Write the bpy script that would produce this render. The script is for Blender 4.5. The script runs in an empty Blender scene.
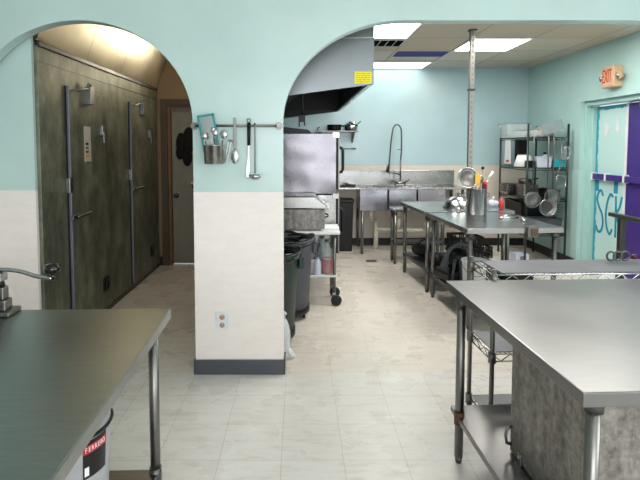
import bpy, bmesh, math, random
from math import sin, cos, pi, radians as R
from mathutils import Vector, Matrix

random.seed(7)
sc = bpy.context.scene
COL = sc.collection

# ------------------------------------------------------------------ camera
cd = bpy.data.cameras.new('camera'); cam = bpy.data.objects.new('camera', cd); COL.objects.link(cam)
cam.location = (0, 0, 1.6); cam.rotation_euler = (R(90 - 3.4), 0, 0)
cd.sensor_width = 36; cd.lens = 27.0; cd.shift_x = 21 / 640; cd.shift_y = -66.3 / 640
cd.clip_start = 0.02
sc.camera = cam

# ------------------------------------------------------------------ world, exposure, big lights
w = bpy.data.worlds.new('world'); sc.world = w; w.use_nodes = True
w.node_tree.nodes['Background'].inputs[0].default_value = (0.85, 0.93, 1.0, 1)
w.node_tree.nodes['Background'].inputs[1].default_value = 1.0
sc.view_settings.view_transform = 'Standard'; sc.view_settings.look = 'None'
sc.view_settings.gamma = 1; sc.view_settings.use_curve_mapping = False
sc.view_settings.exposure = 0.12

def area(name, loc, rot, sx, sy, power, color=(1, 1, 1)):
    l = bpy.data.lights.new(name, 'AREA'); l.shape = 'RECTANGLE'; l.size = sx; l.size_y = sy
    l.energy = power; l.color = color
    o = bpy.data.objects.new(name, l); o.location = loc; o.rotation_euler = rot; COL.objects.link(o)
    return o
# daylight through the shop windows behind the camera (one in the end wall, one in the right wall)
area('daylight_end', (0.9, -2.93, 1.75), (R(90), 0, 0), 3.6, 1.7, 140, (0.95, 0.98, 1.0))
area('daylight_side', (3.53, 0.1, 1.7), (R(90), 0, R(90)), 2.2, 1.6, 66, (0.95, 0.98, 1.0))
LAMP = 17.0            # strength of the fluorescent diffusers

# ------------------------------------------------------------------ materials
def srgb(r, g, b):
    f = lambda c: (c / 255 / 12.92) if c / 255 <= .04045 else ((c / 255 + .055) / 1.055) ** 2.4
    return (f(r), f(g), f(b), 1)

def new_mat(name):
    m = bpy.data.materials.new(name); m.use_nodes = True
    return m, m.node_tree, m.node_tree.nodes['Principled BSDF']

def coords(nt, scale=(1, 1, 1), loc=(0, 0, 0)):
    tc = nt.nodes.new('ShaderNodeTexCoord'); mp = nt.nodes.new('ShaderNodeMapping')
    mp.inputs['Scale'].default_value = scale; mp.inputs['Location'].default_value = loc
    nt.links.new(tc.outputs['Object'], mp.inputs['Vector'])
    return mp.outputs['Vector']

def noise(nt, vec, scale, detail=4, rough=.55):
    n = nt.nodes.new('ShaderNodeTexNoise'); n.inputs['Scale'].default_value = scale
    n.inputs['Detail'].default_value = detail; n.inputs['Roughness'].default_value = rough
    nt.links.new(vec, n.inputs['Vector']); return n.outputs['Fac']

def ramp(nt, fac, stops):
    r = nt.nodes.new('ShaderNodeValToRGB'); e = r.color_ramp.elements
    e[0].position, e[0].color = stops[0]; e[1].position, e[1].color = stops[-1]
    for p, c in stops[1:-1]:
        x = e.new(p); x.color = c
    nt.links.new(fac, r.inputs['Fac']); return r.outputs['Color']

def mix(nt, fac, a, b, mode='MIX'):
    n = nt.nodes.new('ShaderNodeMix'); n.data_type = 'RGBA'; n.blend_type = mode
    for i, v in ((0, fac), (6, a), (7, b)):
        if isinstance(v, (int, float)): n.inputs[i].default_value = v
        elif isinstance(v, tuple): n.inputs[i].default_value = v
        else: nt.links.new(v, n.inputs[i])
    return n.outputs[2]

def bump(nt, b, h, strength, dist=.01):
    n = nt.nodes.new('ShaderNodeBump'); n.inputs['Strength'].default_value = strength
    n.inputs['Distance'].default_value = dist
    nt.links.new(h, n.inputs['Height']); nt.links.new(n.outputs['Normal'], b.inputs['Normal'])

def simple(name, rgb, rough=.5, metal=0., var=.06, scale=8, bmp=.05, alpha=1., spec=.5):
    m, nt, b = new_mat(name)
    c = srgb(*rgb); lo = tuple(x * (1 - var * 2) for x in c[:3]) + (1,); hi = tuple(min(1, x * (1 + var)) for x in c[:3]) + (1,)
    v = coords(nt); f = noise(nt, v, scale)
    nt.links.new(ramp(nt, f, [(.3, lo), (.7, hi)]), b.inputs['Base Color'])
    b.inputs['Roughness'].default_value = rough; b.inputs['Metallic'].default_value = metal
    b.inputs['Alpha'].default_value = alpha; b.inputs['Specular IOR Level'].default_value = spec
    if bmp: bump(nt, b, noise(nt, v, scale * 6), bmp, .004)
    return m

def steel(name, rgb=(178, 178, 176), rough=.3, brush=(4, 60, 60), smudge=.12, dark=.8, wav=0., rvar=.1):
    m, nt, b = new_mat(name)
    c = srgb(*rgb); lo = tuple(x * dark for x in c[:3]) + (1,)
    v = coords(nt); vb = coords(nt, brush)
    f = noise(nt, v, 3.2, 6, .65); fb = noise(nt, vb, 3, 3)
    nt.links.new(mix(nt, smudge, ramp(nt, f, [(.35, lo), (.65, c)]), ramp(nt, fb, [(.3, lo), (.7, c)])), b.inputs['Base Color'])
    mr = nt.nodes.new('ShaderNodeMapRange'); mr.inputs[1].default_value = .3; mr.inputs[2].default_value = .7
    mr.inputs[3].default_value = rough - rvar * .6; mr.inputs[4].default_value = rough + rvar
    nt.links.new(f, mr.inputs[0]); nt.links.new(mr.outputs[0], b.inputs['Roughness'])
    b.inputs['Metallic'].default_value = 1
    if wav: bump(nt, b, noise(nt, v, 2.2, 1), wav, .05)
    else: bump(nt, b, fb, .03, .002)
    return m

M = {}
M['steel'] = steel('stainless_steel', (166, 165, 163), .24)
M['steel_top'] = steel('worn_steel_top', (132, 131, 131), .31, (3, 26, 3), .5, .84, rvar=.04)
M['steel_top_mid'] = steel('wall_lit_steel_top', (186, 188, 190), .24, (3, 3, 3), .3, .9, rvar=.03)  # paler copy for the middle tables: bright wall reflection put into the colour
M['steel_top_left'] = steel('worn_steel_top_green', (158, 160, 156), .31, (3, 22, 3), .5, .82, rvar=.04)
M['steel_polished'] = steel('polished_steel', (190, 190, 190), .2, rvar=.04)
M['steel_wavy'] = steel('wavy_sheet_steel', (118, 115, 120), .26, wav=.6, rvar=.06)
M['steel_hood'] = steel('hood_steel', (120, 124, 126), .36, (2, 2, 2), .2, .9, rvar=.06)
M['steel_leg'] = steel('tube_steel', (132, 130, 127), .36)
M['steel_dark'] = steel('dull_dark_steel', (104, 104, 104), .4, dark=.6)
M['shelf_sheet'] = simple('grey_shelf_liner', (108, 108, 114), .4, .4, .08)
M['slot_dark'] = simple('vent_black', (8, 8, 9), 1., spec=.05)
M['steel_basin'] = steel('basin_sheet_steel', (176, 176, 184), .24, wav=.3, rvar=.06)
M['steel_pot'] = steel('pot_steel', (176, 176, 176), .13, (30, 30, 1), .3, rvar=.04)
M['chrome'] = steel('chrome_wire', (200, 200, 200), .15, rvar=.04)
M['black'] = simple('black_plastic', (13, 13, 14), .4, spec=.35)
M['black_gloss'] = simple('black_gloss', (12, 12, 13), .12)
M['dark_green'] = simple('dark_green_plastic', (14, 40, 33), .45)
M['grey_plastic'] = simple('grey_plastic', (72, 76, 83), .5)
M['rack_green'] = simple('dark_green_epoxy', (8, 28, 23), .35)
M['white'] = simple('white_plastic', (226, 228, 228), .4)
M['white_pipe'] = simple('white_pvc', (222, 216, 200), .4)
M['bag'] = simple('white_film_bag', (225, 228, 230), .3, alpha=.75)
M['red'] = simple('red_plastic', (168, 24, 32), .45)
M['yellow'] = simple('yellow_sticker', (250, 236, 20), .5, var=.02)
M['yellow_plastic'] = simple('yellow_plastic', (232, 168, 50), .4)
M['sticker_ink'] = simple('sticker_ink', (176, 150, 24), .6)
M['teal'] = simple('teal_plastic', (20, 142, 146), .4)
M['cyan'] = simple('cyan_plastic', (40, 160, 170), .35)
M['blue'] = simple('blue_plastic', (30, 40, 170), .4)
M['purple'] = simple('purple_paint', (64, 42, 122), .4, var=.08, scale=3)
M['clear'] = simple('clear_plastic', (205, 216, 216), .12, alpha=.28)
M['clear_edge'] = simple('clear_plastic_rim', (150, 165, 168), .15, alpha=.6)
M['clear_red'] = simple('red_liquid', (170, 30, 34), .15, alpha=.9)
M['rubber'] = simple('black_rubber', (20, 20, 20), .7)
M['cove'] = simple('dark_grey_cove_base', (72, 74, 80), .45, scale=5)
M['cove_black'] = simple('black_cove_base', (30, 31, 33), .4)
M['cloth_black'] = simple('black_cloth', (14, 14, 16), .9, bmp=.3)
M['cardboard'] = simple('brown_pad', (96, 74, 58), .7)
M['paper'] = simple('white_paper', (222, 222, 224), .8, var=.03)
M['tan'] = simple('tan_wall_paint', (138, 116, 86), .6, var=.06, scale=2)
M['brown_frame'] = simple('brown_door_frame', (84, 68, 50), .5)
M['wood_frame'] = simple('amber_door_frame', (120, 88, 58), .5)
M['door_cream'] = simple('cream_door_paint', (140, 136, 122), .45)
M['exit_box'] = simple('beige_exit_housing', (206, 172, 138), .5)
M['exit_red'] = simple('exit_red', (196, 52, 30), .5)
M['frame_teal'] = simple('pale_teal_frame_paint', (168, 205, 200), .35, var=.03, scale=3)
M['graffiti'] = simple('teal_spray_paint', (20, 140, 168), .5)
M['lavender'] = simple('translucent_white_tub', (196, 202, 218), .35)
M['hinge'] = steel('hinge_metal', (150, 150, 148), .35)
M['gasket'] = simple('blue_grey_gasket', (122, 124, 134), .45, .3)
M['hood_black'] = simple('black_hood_interior', (13, 13, 14), .55, .0, .2, 5)  # near-black colour for the hood's inner faces and filters
M['outlet'] = simple('outlet_plate_white', (216, 220, 226), .35)
M['outlet_face'] = simple('outlet_brown', (196, 160, 142), .5)
M['ceiling_blue'] = simple('blue_diffuser', (84, 90, 150), .9, spec=.1)
M['teal_lid'] = simple('pale_paper', (200, 196, 186), .6)
M['rust'] = simple('rusty_collar', (92, 58, 44), .7, .3, .15, 20)
M['berry'] = simple('dark_red_skin', (90, 16, 30), .35)

def emit(name, rgb, s):
    m, nt, b = new_mat(name)
    b.inputs['Base Color'].default_value = rgb + (1,); b.inputs['Emission Color'].default_value = rgb + (1,)
    b.inputs['Emission Strength'].default_value = s; return m
M['lamp'] = emit('fluorescent_diffuser', (1.0, .965, .90), LAMP)
M['lamp_dim'] = emit('fluorescent_diffuser_dim', (1.0, .965, .90), 4.0)  # same diffuser colour with the emission set lower
M['warm_dim'] = emit('warm_tube_dim', (1.0, .90, .70), 9.0)  # weaker emission for the corridor ceiling lamp
M['warm_lamp'] = emit('added_warm_glow', (1.0, .90, .70), 26.0)  # glow of the added lamp on the corridor end wall

def wall_paint(name, blue, beige, split=1.28):
    m, nt, b = new_mat(name)
    v = coords(nt); sx = nt.nodes.new('ShaderNodeSeparateXYZ'); nt.links.new(v, sx.inputs[0])
    gt = nt.nodes.new('ShaderNodeMath'); gt.operation = 'GREATER_THAN'; gt.inputs[1].default_value = split
    nt.links.new(sx.outputs['Z'], gt.inputs[0])
    f = noise(nt, v, 1.6, 5); f2 = noise(nt, coords(nt, (1, 1, 3)), 9, 5, .7)
    k = lambda c, a: tuple(x * a for x in c[:3]) + (1,)
    bl = srgb(*blue); be = srgb(*beige)
    cb = ramp(nt, f, [(.3, k(bl, .93)), (.7, k(bl, 1.04))]); ce = ramp(nt, f2, [(.28, k(be, .93)), (.6, be)])
    nt.links.new(mix(nt, gt.outputs[0], ce, cb), b.inputs['Base Color'])
    r = nt.nodes.new('ShaderNodeMapRange'); r.inputs[3].default_value = .5; r.inputs[4].default_value = .24
    nt.links.new(gt.outputs[0], r.inputs[0]); nt.links.new(r.outputs[0], b.inputs['Roughness'])
    bump(nt, b, noise(nt, v, 5, 6, .6), .22, .012)
    return m
M['wall'] = wall_paint('teal_over_cream_paint', (184, 207, 203), (233, 224, 218))
M['wall_kitchen'] = wall_paint('kitchen_wall_paint', (174, 202, 207), (218, 207, 194))
M['wall_right'] = wall_paint('kitchen_side_wall_paint', (172, 205, 203), (172, 205, 203))

def floor_mat():
    m, nt, b = new_mat('vinyl_tile_floor')
    v = coords(nt, loc=(.09, -3.303, 0))
    br = nt.nodes.new('ShaderNodeTexBrick'); br.offset = 0; br.squash = 1
    br.inputs['Scale'].default_value = 1; br.inputs['Brick Width'].default_value = .317; br.inputs['Row Height'].default_value = .317
    br.inputs['Mortar Size'].default_value = .0022; br.inputs['Mortar Smooth'].default_value = .2; br.inputs['Bias'].default_value = 0
    br.inputs['Color1'].default_value = srgb(226, 223, 219); br.inputs['Color2'].default_value = srgb(232, 229, 225)
    br.inputs['Mortar'].default_value = srgb(198, 194, 188)
    nt.links.new(v, br.inputs['Vector'])
    v0 = coords(nt)
    # streaky marbling and brownish scuffs of the vinyl
    st = noise(nt, coords(nt, (1, 4, 1)), 5, 8, .7)
    c = mix(nt, .55, br.outputs['Color'], ramp(nt, st, [(.35, srgb(196, 186, 178)), (.5, srgb(228, 226, 223)), (.75, srgb(240, 239, 236))]), 'MULTIPLY')
    sc_ = noise(nt, coords(nt, (4, 11, 1)), 5, 9, .8)
    fac = ramp(nt, sc_, [(.57, (0, 0, 0, 1)), (.70, (.28, .28, .28, 1))])
    c = mix(nt, fac, c, srgb(160, 138, 124))
    # kitchen tiles get a slightly creamier tint than those in the front room
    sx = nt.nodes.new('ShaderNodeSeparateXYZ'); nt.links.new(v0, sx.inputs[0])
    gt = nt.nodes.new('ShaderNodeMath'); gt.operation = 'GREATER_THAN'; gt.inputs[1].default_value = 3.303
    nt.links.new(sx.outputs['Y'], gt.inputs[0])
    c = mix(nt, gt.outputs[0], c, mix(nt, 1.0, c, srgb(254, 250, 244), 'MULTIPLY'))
    nt.links.new(c, b.inputs['Base Color'])
    mr = nt.nodes.new('ShaderNodeMapRange'); mr.inputs[3].default_value = .22; mr.inputs[4].default_value = .34
    nt.links.new(noise(nt, v0, 3, 5), mr.inputs[0]); nt.links.new(mr.outputs[0], b.inputs['Roughness'])
    bump(nt, b, br.outputs['Fac'], -.12, .003)
    return m
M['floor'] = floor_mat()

def ceiling_mat():
    m, nt, b = new_mat('suspended_ceiling_tiles')
    br = nt.nodes.new('ShaderNodeTexBrick'); br.offset = 0; br.squash = 1
    br.inputs['Scale'].default_value = 1; br.inputs['Brick Width'].default_value = .71; br.inputs['Row Height'].default_value = .73
    br.inputs['Mortar Size'].default_value = .010; br.inputs['Mortar Smooth'].default_value = 0
    br.inputs['Color1'].default_value = srgb(194, 184, 168); br.inputs['Color2'].default_value = srgb(216, 211, 202)
    br.inputs['Mortar'].default_value = srgb(160, 150, 140)
    nt.links.new(coords(nt, loc=(-.52, -4.74, 0)), br.inputs['Vector'])
    st = noise(nt, coords(nt), 1.2, 3)
    c = mix(nt, ramp(nt, st, [(.5, (0, 0, 0, 1)), (.7, (.5, .5, .5, 1))]), br.outputs['Color'], srgb(206, 180, 146))
    nt.links.new(c, b.inputs['Base Color']); b.inputs['Roughness'].default_value = .8
    bump(nt, b, br.outputs['Fac'], .4, .01)
    return m
M['ceiling'] = ceiling_mat()
M['ceiling_front'] = simple('painted_ceiling', (206, 212, 208), .7)

def cooler_mat():
    m, nt, b = new_mat('tarnished_cooler_metal')
    v = coords(nt); f = noise(nt, v, 2.2, 8, .7); s = noise(nt, coords(nt, (1, 2.2, .8)), 3.0, 7, .72)
    a = ramp(nt, f, [(.3, srgb(66, 72, 62)), (.5, srgb(108, 114, 98)), (.7, srgb(176, 178, 158))])
    c = mix(nt, .5, a, ramp(nt, s, [(.35, srgb(60, 66, 56)), (.66, srgb(160, 160, 138))]))
    nt.links.new(c, b.inputs['Base Color']); b.inputs['Metallic'].default_value = .5
    mr = nt.nodes.new('ShaderNodeMapRange'); mr.inputs[3].default_value = .32; mr.inputs[4].default_value = .62
    nt.links.new(f, mr.inputs[0]); nt.links.new(mr.outputs[0], b.inputs['Roughness'])
    bump(nt, b, f, .08, .01); return m
M['cooler'] = cooler_mat()
M['canopy_panel'] = steel('yellowed_aluminium_panel', (214, 208, 186), .38, (1, 3, 1), .2, .86)

def galv(name, lo, hi, rough=.45):
    m, nt, b = new_mat(name)
    s = noise(nt, coords(nt, (5, 5, .8)), 3, 9, .75); g = noise(nt, coords(nt), 26, 5, .7)
    c = mix(nt, .45, ramp(nt, s, [(.3, srgb(*lo)), (.7, srgb(*hi))]), ramp(nt, g, [(.35, srgb(*lo)), (.65, srgb(*hi))]))
    nt.links.new(c, b.inputs['Base Color']); b.inputs['Metallic'].default_value = .75; b.inputs['Roughness'].default_value = rough
    bump(nt, b, s, .15, .006); return m
M['mottled'] = galv('mottled_galvanised_steel', (54, 51, 48), (170, 165, 158))
M['mottled_dark'] = galv('scale_stained_steel', (70, 66, 64), (170, 166, 162), .55)

def door_paint():
    m, nt, b = new_mat('pale_door_with_teal_edges')
    v = coords(nt); sx = nt.nodes.new('ShaderNodeSeparateXYZ'); nt.links.new(v, sx.inputs[0])
    n = noise(nt, v, 9, 5)
    def op(o, a, c):
        x = nt.nodes.new('ShaderNodeMath'); x.operation = o
        for i, q in enumerate((a, c)):
            if isinstance(q, (int, float)): x.inputs[i].default_value = q
            else: nt.links.new(q, x.inputs[i])
        return x.outputs[0]
    edge = op('MINIMUM', op('SUBTRACT', .575, sx.outputs['Y']), op('SUBTRACT', 2.02, sx.outputs['Z']))
    f = op('LESS_THAN', edge, op('MULTIPLY', n, .085))
    nt.links.new(mix(nt, f, srgb(186, 218, 216), srgb(38, 158, 180)), b.inputs['Base Color'])
    b.inputs['Roughness'].default_value = .35; return m
M['door_pale'] = door_paint()

# ------------------------------------------------------------------ mesh builder
def frame(p0, p1):
    z = (p1 - p0).normalized(); a = Vector((0, 0, 1)) if abs(z.z) < .9 else Vector((1, 0, 0))
    x = z.cross(a).normalized(); return x, z.cross(x)

class MB:
    def __init__(s): s.bm = bmesh.new()
    def box(s, lo, hi, m=None):
        x0, y0, z0 = lo; x1, y1, z1 = hi
        v = [s.bm.verts.new((m @ Vector(p)) if m else p) for p in
             ((x0, y0, z0), (x1, y0, z0), (x1, y1, z0), (x0, y1, z0), (x0, y0, z1), (x1, y0, z1), (x1, y1, z1), (x0, y1, z1))]
        for f in ((0, 3, 2, 1), (4, 5, 6, 7), (0, 1, 5, 4), (1, 2, 6, 5), (2, 3, 7, 6), (3, 0, 4, 7)):
            s.bm.faces.new([v[i] for i in f])
        return s
    def tube(s, pts, r, seg=12, closed=False):
        pts = [Vector(p) for p in pts]; n = len(pts); rr = r if isinstance(r, (list, tuple)) else [r] * n
        rings = []; px = None
        for i, p in enumerate(pts):
            if closed: d = (pts[(i + 1) % n] - pts[i - 1]).normalized()
            else: d = (pts[min(i + 1, n - 1)] - pts[max(i - 1, 0)]).normalized()
            if px is None: x, y = frame(Vector((0, 0, 0)), d)
            else:
                x = px - d * px.dot(d)
                x = x.normalized() if x.length > 1e-6 else frame(Vector((0, 0, 0)), d)[0]
                y = d.cross(x)
            px = x
            rings.append([s.bm.verts.new(p + (x * cos(2 * pi * k / seg) + y * sin(2 * pi * k / seg)) * rr[i]) for k in range(seg)])
        m = n if closed else n - 1
        for i in range(m):
            a, b = rings[i], rings[(i + 1) % n]
            for k in range(seg):
                f = s.bm.faces.new((a[k], a[(k + 1) % seg], b[(k + 1) % seg], b[k])); f.smooth = True
        if not closed:
            s.bm.faces.new(rings[0][::-1]); s.bm.faces.new(rings[-1])
        return s
    def cyl(s, p0, p1, r, r1=None, seg=16): return s.tube([p0, p1], [r, r if r1 is None else r1], seg)
    def lathe(s, prof, c=(0, 0, 0), seg=32, m=None, caps=False, sy=1.):
        rings = []
        for r, z in prof:
            ring = []
            for k in range(seg):
                p = Vector((c[0] + r * cos(2 * pi * k / seg), c[1] + sy * r * sin(2 * pi * k / seg), c[2] + z))
                ring.append(s.bm.verts.new(m @ p if m else p))
            rings.append(ring)
        for a, b in zip(rings, rings[1:]):
            for k in range(seg):
                f = s.bm.faces.new((a[k], a[(k + 1) % seg], b[(k + 1) % seg], b[k])); f.smooth = True
        s.bm.faces.new(rings[0][::-1])
        if caps: s.bm.faces.new(rings[-1])
        return s
    def prism(s, poly, axis, a, b):
        """poly: 2-D outline; axis 'x': (y,z) extruded in x; 'y': (x,z) in y; 'z': (x,y) in z"""
        f = {'x': lambda p, t: (t, p[0], p[1]), 'y': lambda p, t: (p[0], t, p[1]), 'z': lambda p, t: (p[0], p[1], t)}[axis]
        A = [s.bm.verts.new(f(p, a)) for p in poly]; B = [s.bm.verts.new(f(p, b)) for p in poly]
        s.bm.faces.new(A[::-1]); s.bm.faces.new(B); n = len(poly)
        for i in range(n): s.bm.faces.new((A[i], A[(i + 1) % n], B[(i + 1) % n], B[i]))
        return s
    def sphere(s, c, r, sx=1, sy=1, sz=1, seg=20):
        m = Matrix.Translation(c) @ Matrix.Diagonal((sx * r, sy * r, sz * r, 1))
        ret = bmesh.ops.create_uvsphere(s.bm, u_segments=seg, v_segments=seg // 2, radius=1, matrix=m)
        for v in ret['verts']:
            for f in v.link_faces: f.smooth = True
        return s
    def build(s, name, mat, parent=None, loc=None, rotz=0, bevel=0, solid=0, rot=None):
        bmesh.ops.recalc_face_normals(s.bm, faces=s.bm.faces)
        me = bpy.data.meshes.new(name); s.bm.to_mesh(me); s.bm.free()
        me.materials.append(M[mat] if isinstance(mat, str) else mat)
        o = bpy.data.objects.new(name, me); COL.objects.link(o)
        if parent: o.parent = parent
        if loc: o.location = loc
        if rotz: o.rotation_euler = (0, 0, rotz)
        if rot: o.rotation_euler = rot
        if solid:
            q = o.modifiers.new('wall', 'SOLIDIFY'); q.thickness = solid; q.offset = 0
        if bevel:
            q = o.modifiers.new('edge', 'BEVEL'); q.width = bevel; q.segments = 2; q.limit_method = 'ANGLE'
        return o

def tag(o, label, cat, group=None, kind=None):
    o['label'] = label; o['category'] = cat
    if group: o['group'] = group
    if kind: o['kind'] = kind
    return o
def thing(name, label, cat, loc=(0, 0, 0), rotz=0, group=None):
    o = bpy.data.objects.new(name, None); COL.objects.link(o); o.location = loc; o.rotation_euler = (0, 0, rotz)
    o.empty_display_size = .1
    return tag(o, label, cat, group)
def struct(o, label=None):
    o['kind'] = 'structure'
    if label: o['label'] = label
    return o
def dup(root, loc, rotz=None, label=None):
    r = root.copy(); COL.objects.link(r); r.location = loc
    if rotz is not None: r.rotation_euler = (0, 0, rotz)
    if label: r['label'] = label
    for ch in list(root.children):
        c = ch.copy(); COL.objects.link(c); c.parent = r
        for g in list(ch.children):
            d = g.copy(); COL.objects.link(d); d.parent = c
    return r
def text_mesh(name, s, size, mat, parent, loc, rot, depth=.001, sx=1.):
    cu = bpy.data.curves.new(name, 'FONT'); cu.body = s; cu.size = size; cu.extrude = depth
    cu.align_x = 'CENTER'; cu.align_y = 'CENTER'
    t = bpy.data.objects.new(name + '_curve', cu); COL.objects.link(t)
    dg = bpy.context.evaluated_depsgraph_get(); me = bpy.data.meshes.new_from_object(t.evaluated_get(dg))
    bpy.data.objects.remove(t); me.materials.clear(); me.materials.append(M[mat])
    o = bpy.data.objects.new(name, me); COL.objects.link(o); o.parent = parent; o.location = loc; o.rotation_euler = rot
    o.scale = (sx, 1, 1)
    return o
def arc(c, r, a0, a1, n, plane='xz', y=0):
    out = []
    for i in range(n + 1):
        a = a0 + (a1 - a0) * i / n; u, v = c[0] + r * cos(a), c[1] + r * sin(a)
        out.append({'xz': (u, y, v), 'xy': (u, v, y), 'yz': (y, u, v)}[plane])
    return out

# ================================================================== STRUCTURE
CZ = 2.805; XR = 3.6; YB = 7.6
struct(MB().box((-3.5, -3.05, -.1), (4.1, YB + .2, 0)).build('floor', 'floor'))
# front wall with the two arches (one outline, extruded)
def ell(cx, cz, a, b, t0, t1, n=26): return [(cx + a * cos(t), cz + b * sin(t)) for t in [t0 + (t1 - t0) * i / n for i in range(n + 1)]]
AT = 2.437
out = [(-3.4, 0), (-2.24, 0)] + ell(-1.482, 1.75, .758, AT - 1.75, pi, 0, 40) + [(-.724, 0), (-.108, 0)]
out += ell(.712, 1.75, .82, AT - 1.75, pi, pi / 2, 30) + ell(2.2, 1.75, .8, AT - 1.75, pi / 2, 0, 20) + [(3.0, 0), (3.6, 0), (3.6, 3.0), (-3.4, 3.0)]
struct(MB().prism(out, 'y', 3.275, 3.375).build('wall_arches', 'wall', bevel=.004))
struct(MB().box((-2.7, 3.40, 0), (-1.873, 3.43, 3.0)).build('wall_stub', 'wall'))
# cove base wrapped around the pillar
struct(MB().box((-.732, 3.262, 0), (-.098, 3.274, .105)).box((-.734, 3.262, 0), (-.725, 3.40, .105)).box((-.107, 3.262, 0), (-.096, 3.40, .105)).build('baseboard_pillar', 'cove', bevel=.003))
# front room
struct(MB().box((-3.5, -3.05, 0), (-3.4, 3.275, 3.0)).build('wall_left', 'wall'))
struct(MB().box((XR, -3.05, 0), (XR + .1, -1.0, 3)).box((XR, 1.2, 0), (XR + .1, 3.375, 3)).box((XR, -1.0, 0), (XR + .1, 1.2, .9)).box((XR, -1.0, 2.5), (XR + .1, 1.2, 3)).build('wall_right', 'wall'))
struct(MB().box((-3.4, -3.05, 0), (-.9, -2.95, 3)).box((2.7, -3.05, 0), (3.6, -2.95, 3)).box((-.9, -3.05, 0), (2.7, -2.95, .9)).box((-.9, -3.05, 2.6), (2.7, -2.95, 3)).build('wall_rear', 'wall'))
struct(MB().box((-3.5, -3.05, 3.0), (3.7, 3.4, 3.1)).build('ceiling_front', 'ceiling_front'))
# kitchen shell: right wall has the door opening
DY0, DY1, DZ = 4.72, 6.17, 2.15
struct(MB().box((XR, 3.375, 0), (XR + .2, DY0, 3)).box((XR, DY1, 0), (XR + .2, YB + .1, 3)).box((XR, DY0, DZ), (XR + .2, DY1, 3)).build('wall_kitchen_right', 'wall_right'))
struct(MB().box((-.74, YB, 0), (XR, YB + .1, 3)).build('wall_back', 'wall_kitchen'))
struct(MB().box((-.72, 3.38, 0), (-.64, YB, 3)).build('wall_kitchen_left', 'wall_kitchen'))
struct(MB().box((-.64, 3.38, CZ), (XR, YB, CZ + .05)).build('ceiling', 'ceiling'))
struct(MB().box((-.64, YB - .012, 0), (XR - .02, YB - .001, .12)).build('baseboard_back', 'cove_black'))
struct(MB().box((XR - .014, DY1 + .03, 0), (XR - .001, YB - .014, .12)).build('baseboard_right', 'cove_black'))
# corridor beyond the left arch
struct(MB().box((-2.7, 6.32, 0), (-1.73, 6.42, 3)).box((-.9, 6.32, 0), (-.725, 6.42, 3)).box((-1.73, 6.32, 2.13), (-.9, 6.42, 3)).build('wall_corridor_end', 'tan'))
struct(MB().box((-.74, 3.40, 0), (-.725, 6.32, 3)).build('wall_corridor_right', 'tan'))
struct(MB().box((-2.75, 3.38, 0), (-2.7, 6.42, 3)).build('wall_corridor_left', 'tan'))
struct(MB().box((-2.7, 3.40, 3.0), (-.725, 6.42, 3.05)).build('ceiling_corridor', 'tan'))
struct(MB().box((-1.849, 6.307, 0), (-1.80, 6.319, .12)).build('baseboard_corridor', 'cove_black'))
# door frame + door in the corridor end wall (door sits back in its frame)
struct(MB().box((-1.81, 6.296, 0), (-1.725, 6.318, 2.20)).box((-1.725, 6.296, 2.12), (-.86, 6.318, 2.20)).build('trim_1', 'brown_frame', bevel=.003))
struct(MB().box((-1.728, 6.33, 0), (-1.69, 6.42, 2.125)).box((-1.69, 6.33, 2.08), (-.94, 6.42, 2.125)).box((-.94, 6.33, 0), (-.905, 6.42, 2.125)).build('trim_2', 'wood_frame', bevel=.002))
dr = MB().box((-1.688, 6.39, .012), (-.942, 6.425, 2.078))
for (x0, x1) in ((-1.60, -1.36), (-1.27, -1.03)):
    for (z0, z1) in ((.2, .86), (1.02, 1.62), (1.72, 1.95)):
        dr.box((x0, 6.380, z0), (x1, 6.39, z1)); dr.box((x0 + .045, 6.372, z0 + .045), (x1 - .045, 6.38, z1 - .045))
dcor = struct(dr.build('door_1', 'door_cream', bevel=.004))
MB().lathe([(.03, 0), (.03, .006), (.012, .01), (.011, .03), (.027, .04), (.030, .055), (.018, .068), (.002, .07)], m=Matrix.Translation((-1.632, 6.388, .93)) @ Matrix.Rotation(R(90), 4, 'X'), seg=20).build('door_knob', 'steel_dark', dcor)
g = thing('black_cloth_bundle', 'black gloves or caps hanging on the corridor door', 'clothing', (-1.50, 6.36, 1.45))
MB().sphere((-.06, 0, .17), .085, .8, .4, 1.7).sphere((-.075, .0, .05), .07, .8, .45, 1.3).build('left_pouch', 'cloth_black', g)
MB().sphere((.05, 0, .22), .10, .9, .4, 1.7).sphere((.02, 0, .0), .075, .9, .45, 1.7).build('right_pouch', 'cloth_black', g)
c = thing('hanging_cap', 'small white and red cap hanging beside the corridor door knob', 'hat', (-1.385, 6.335, 1.0))  # cap hanging at the corridor door
MB().sphere((0, 0, .10), .05, 1, .6, .45).build('crown', 'white', c)
MB().sphere((.01, 0, .06), .048, 1, .6, .8).build('lining', 'red', c)

# kitchen exit door: recessed frame, two leaves
DX = XR + .168
struct(MB().box((XR + .055, DY1 - .035, 0), (XR + .2, DY1 - .001, DZ - .001)).box((XR + .12, DY1 - .07, 0), (XR + .2, DY1 - .035, DZ - .056)).box((XR + .055, DY0 + .04, DZ - .055), (XR + .2, DY1 - .036, DZ - .001)).box((XR + .055, DY0 + .001, 0), (XR + .2, DY0 + .04, DZ - .001)).build('trim_3', 'frame_teal', bevel=.002))
LY = 5.52
d1 = struct(MB().box((0, 0, .012), (.045, .575, 2.02)).build('door_2', 'door_pale', loc=(DX, LY, .06)))
d1.scale = (1, 1, 1)
MB().box((-.003, .0, 0.0), (.046, .035, 2.03)).build('edge_strip', 'white', d1, loc=(0, -.001, .0))
d2 = struct(MB().box((0, 0, .012), (.045, .74, 2.02)).build('door_3', 'purple', loc=(DX, LY - .745, .06), bevel=.003))
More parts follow.
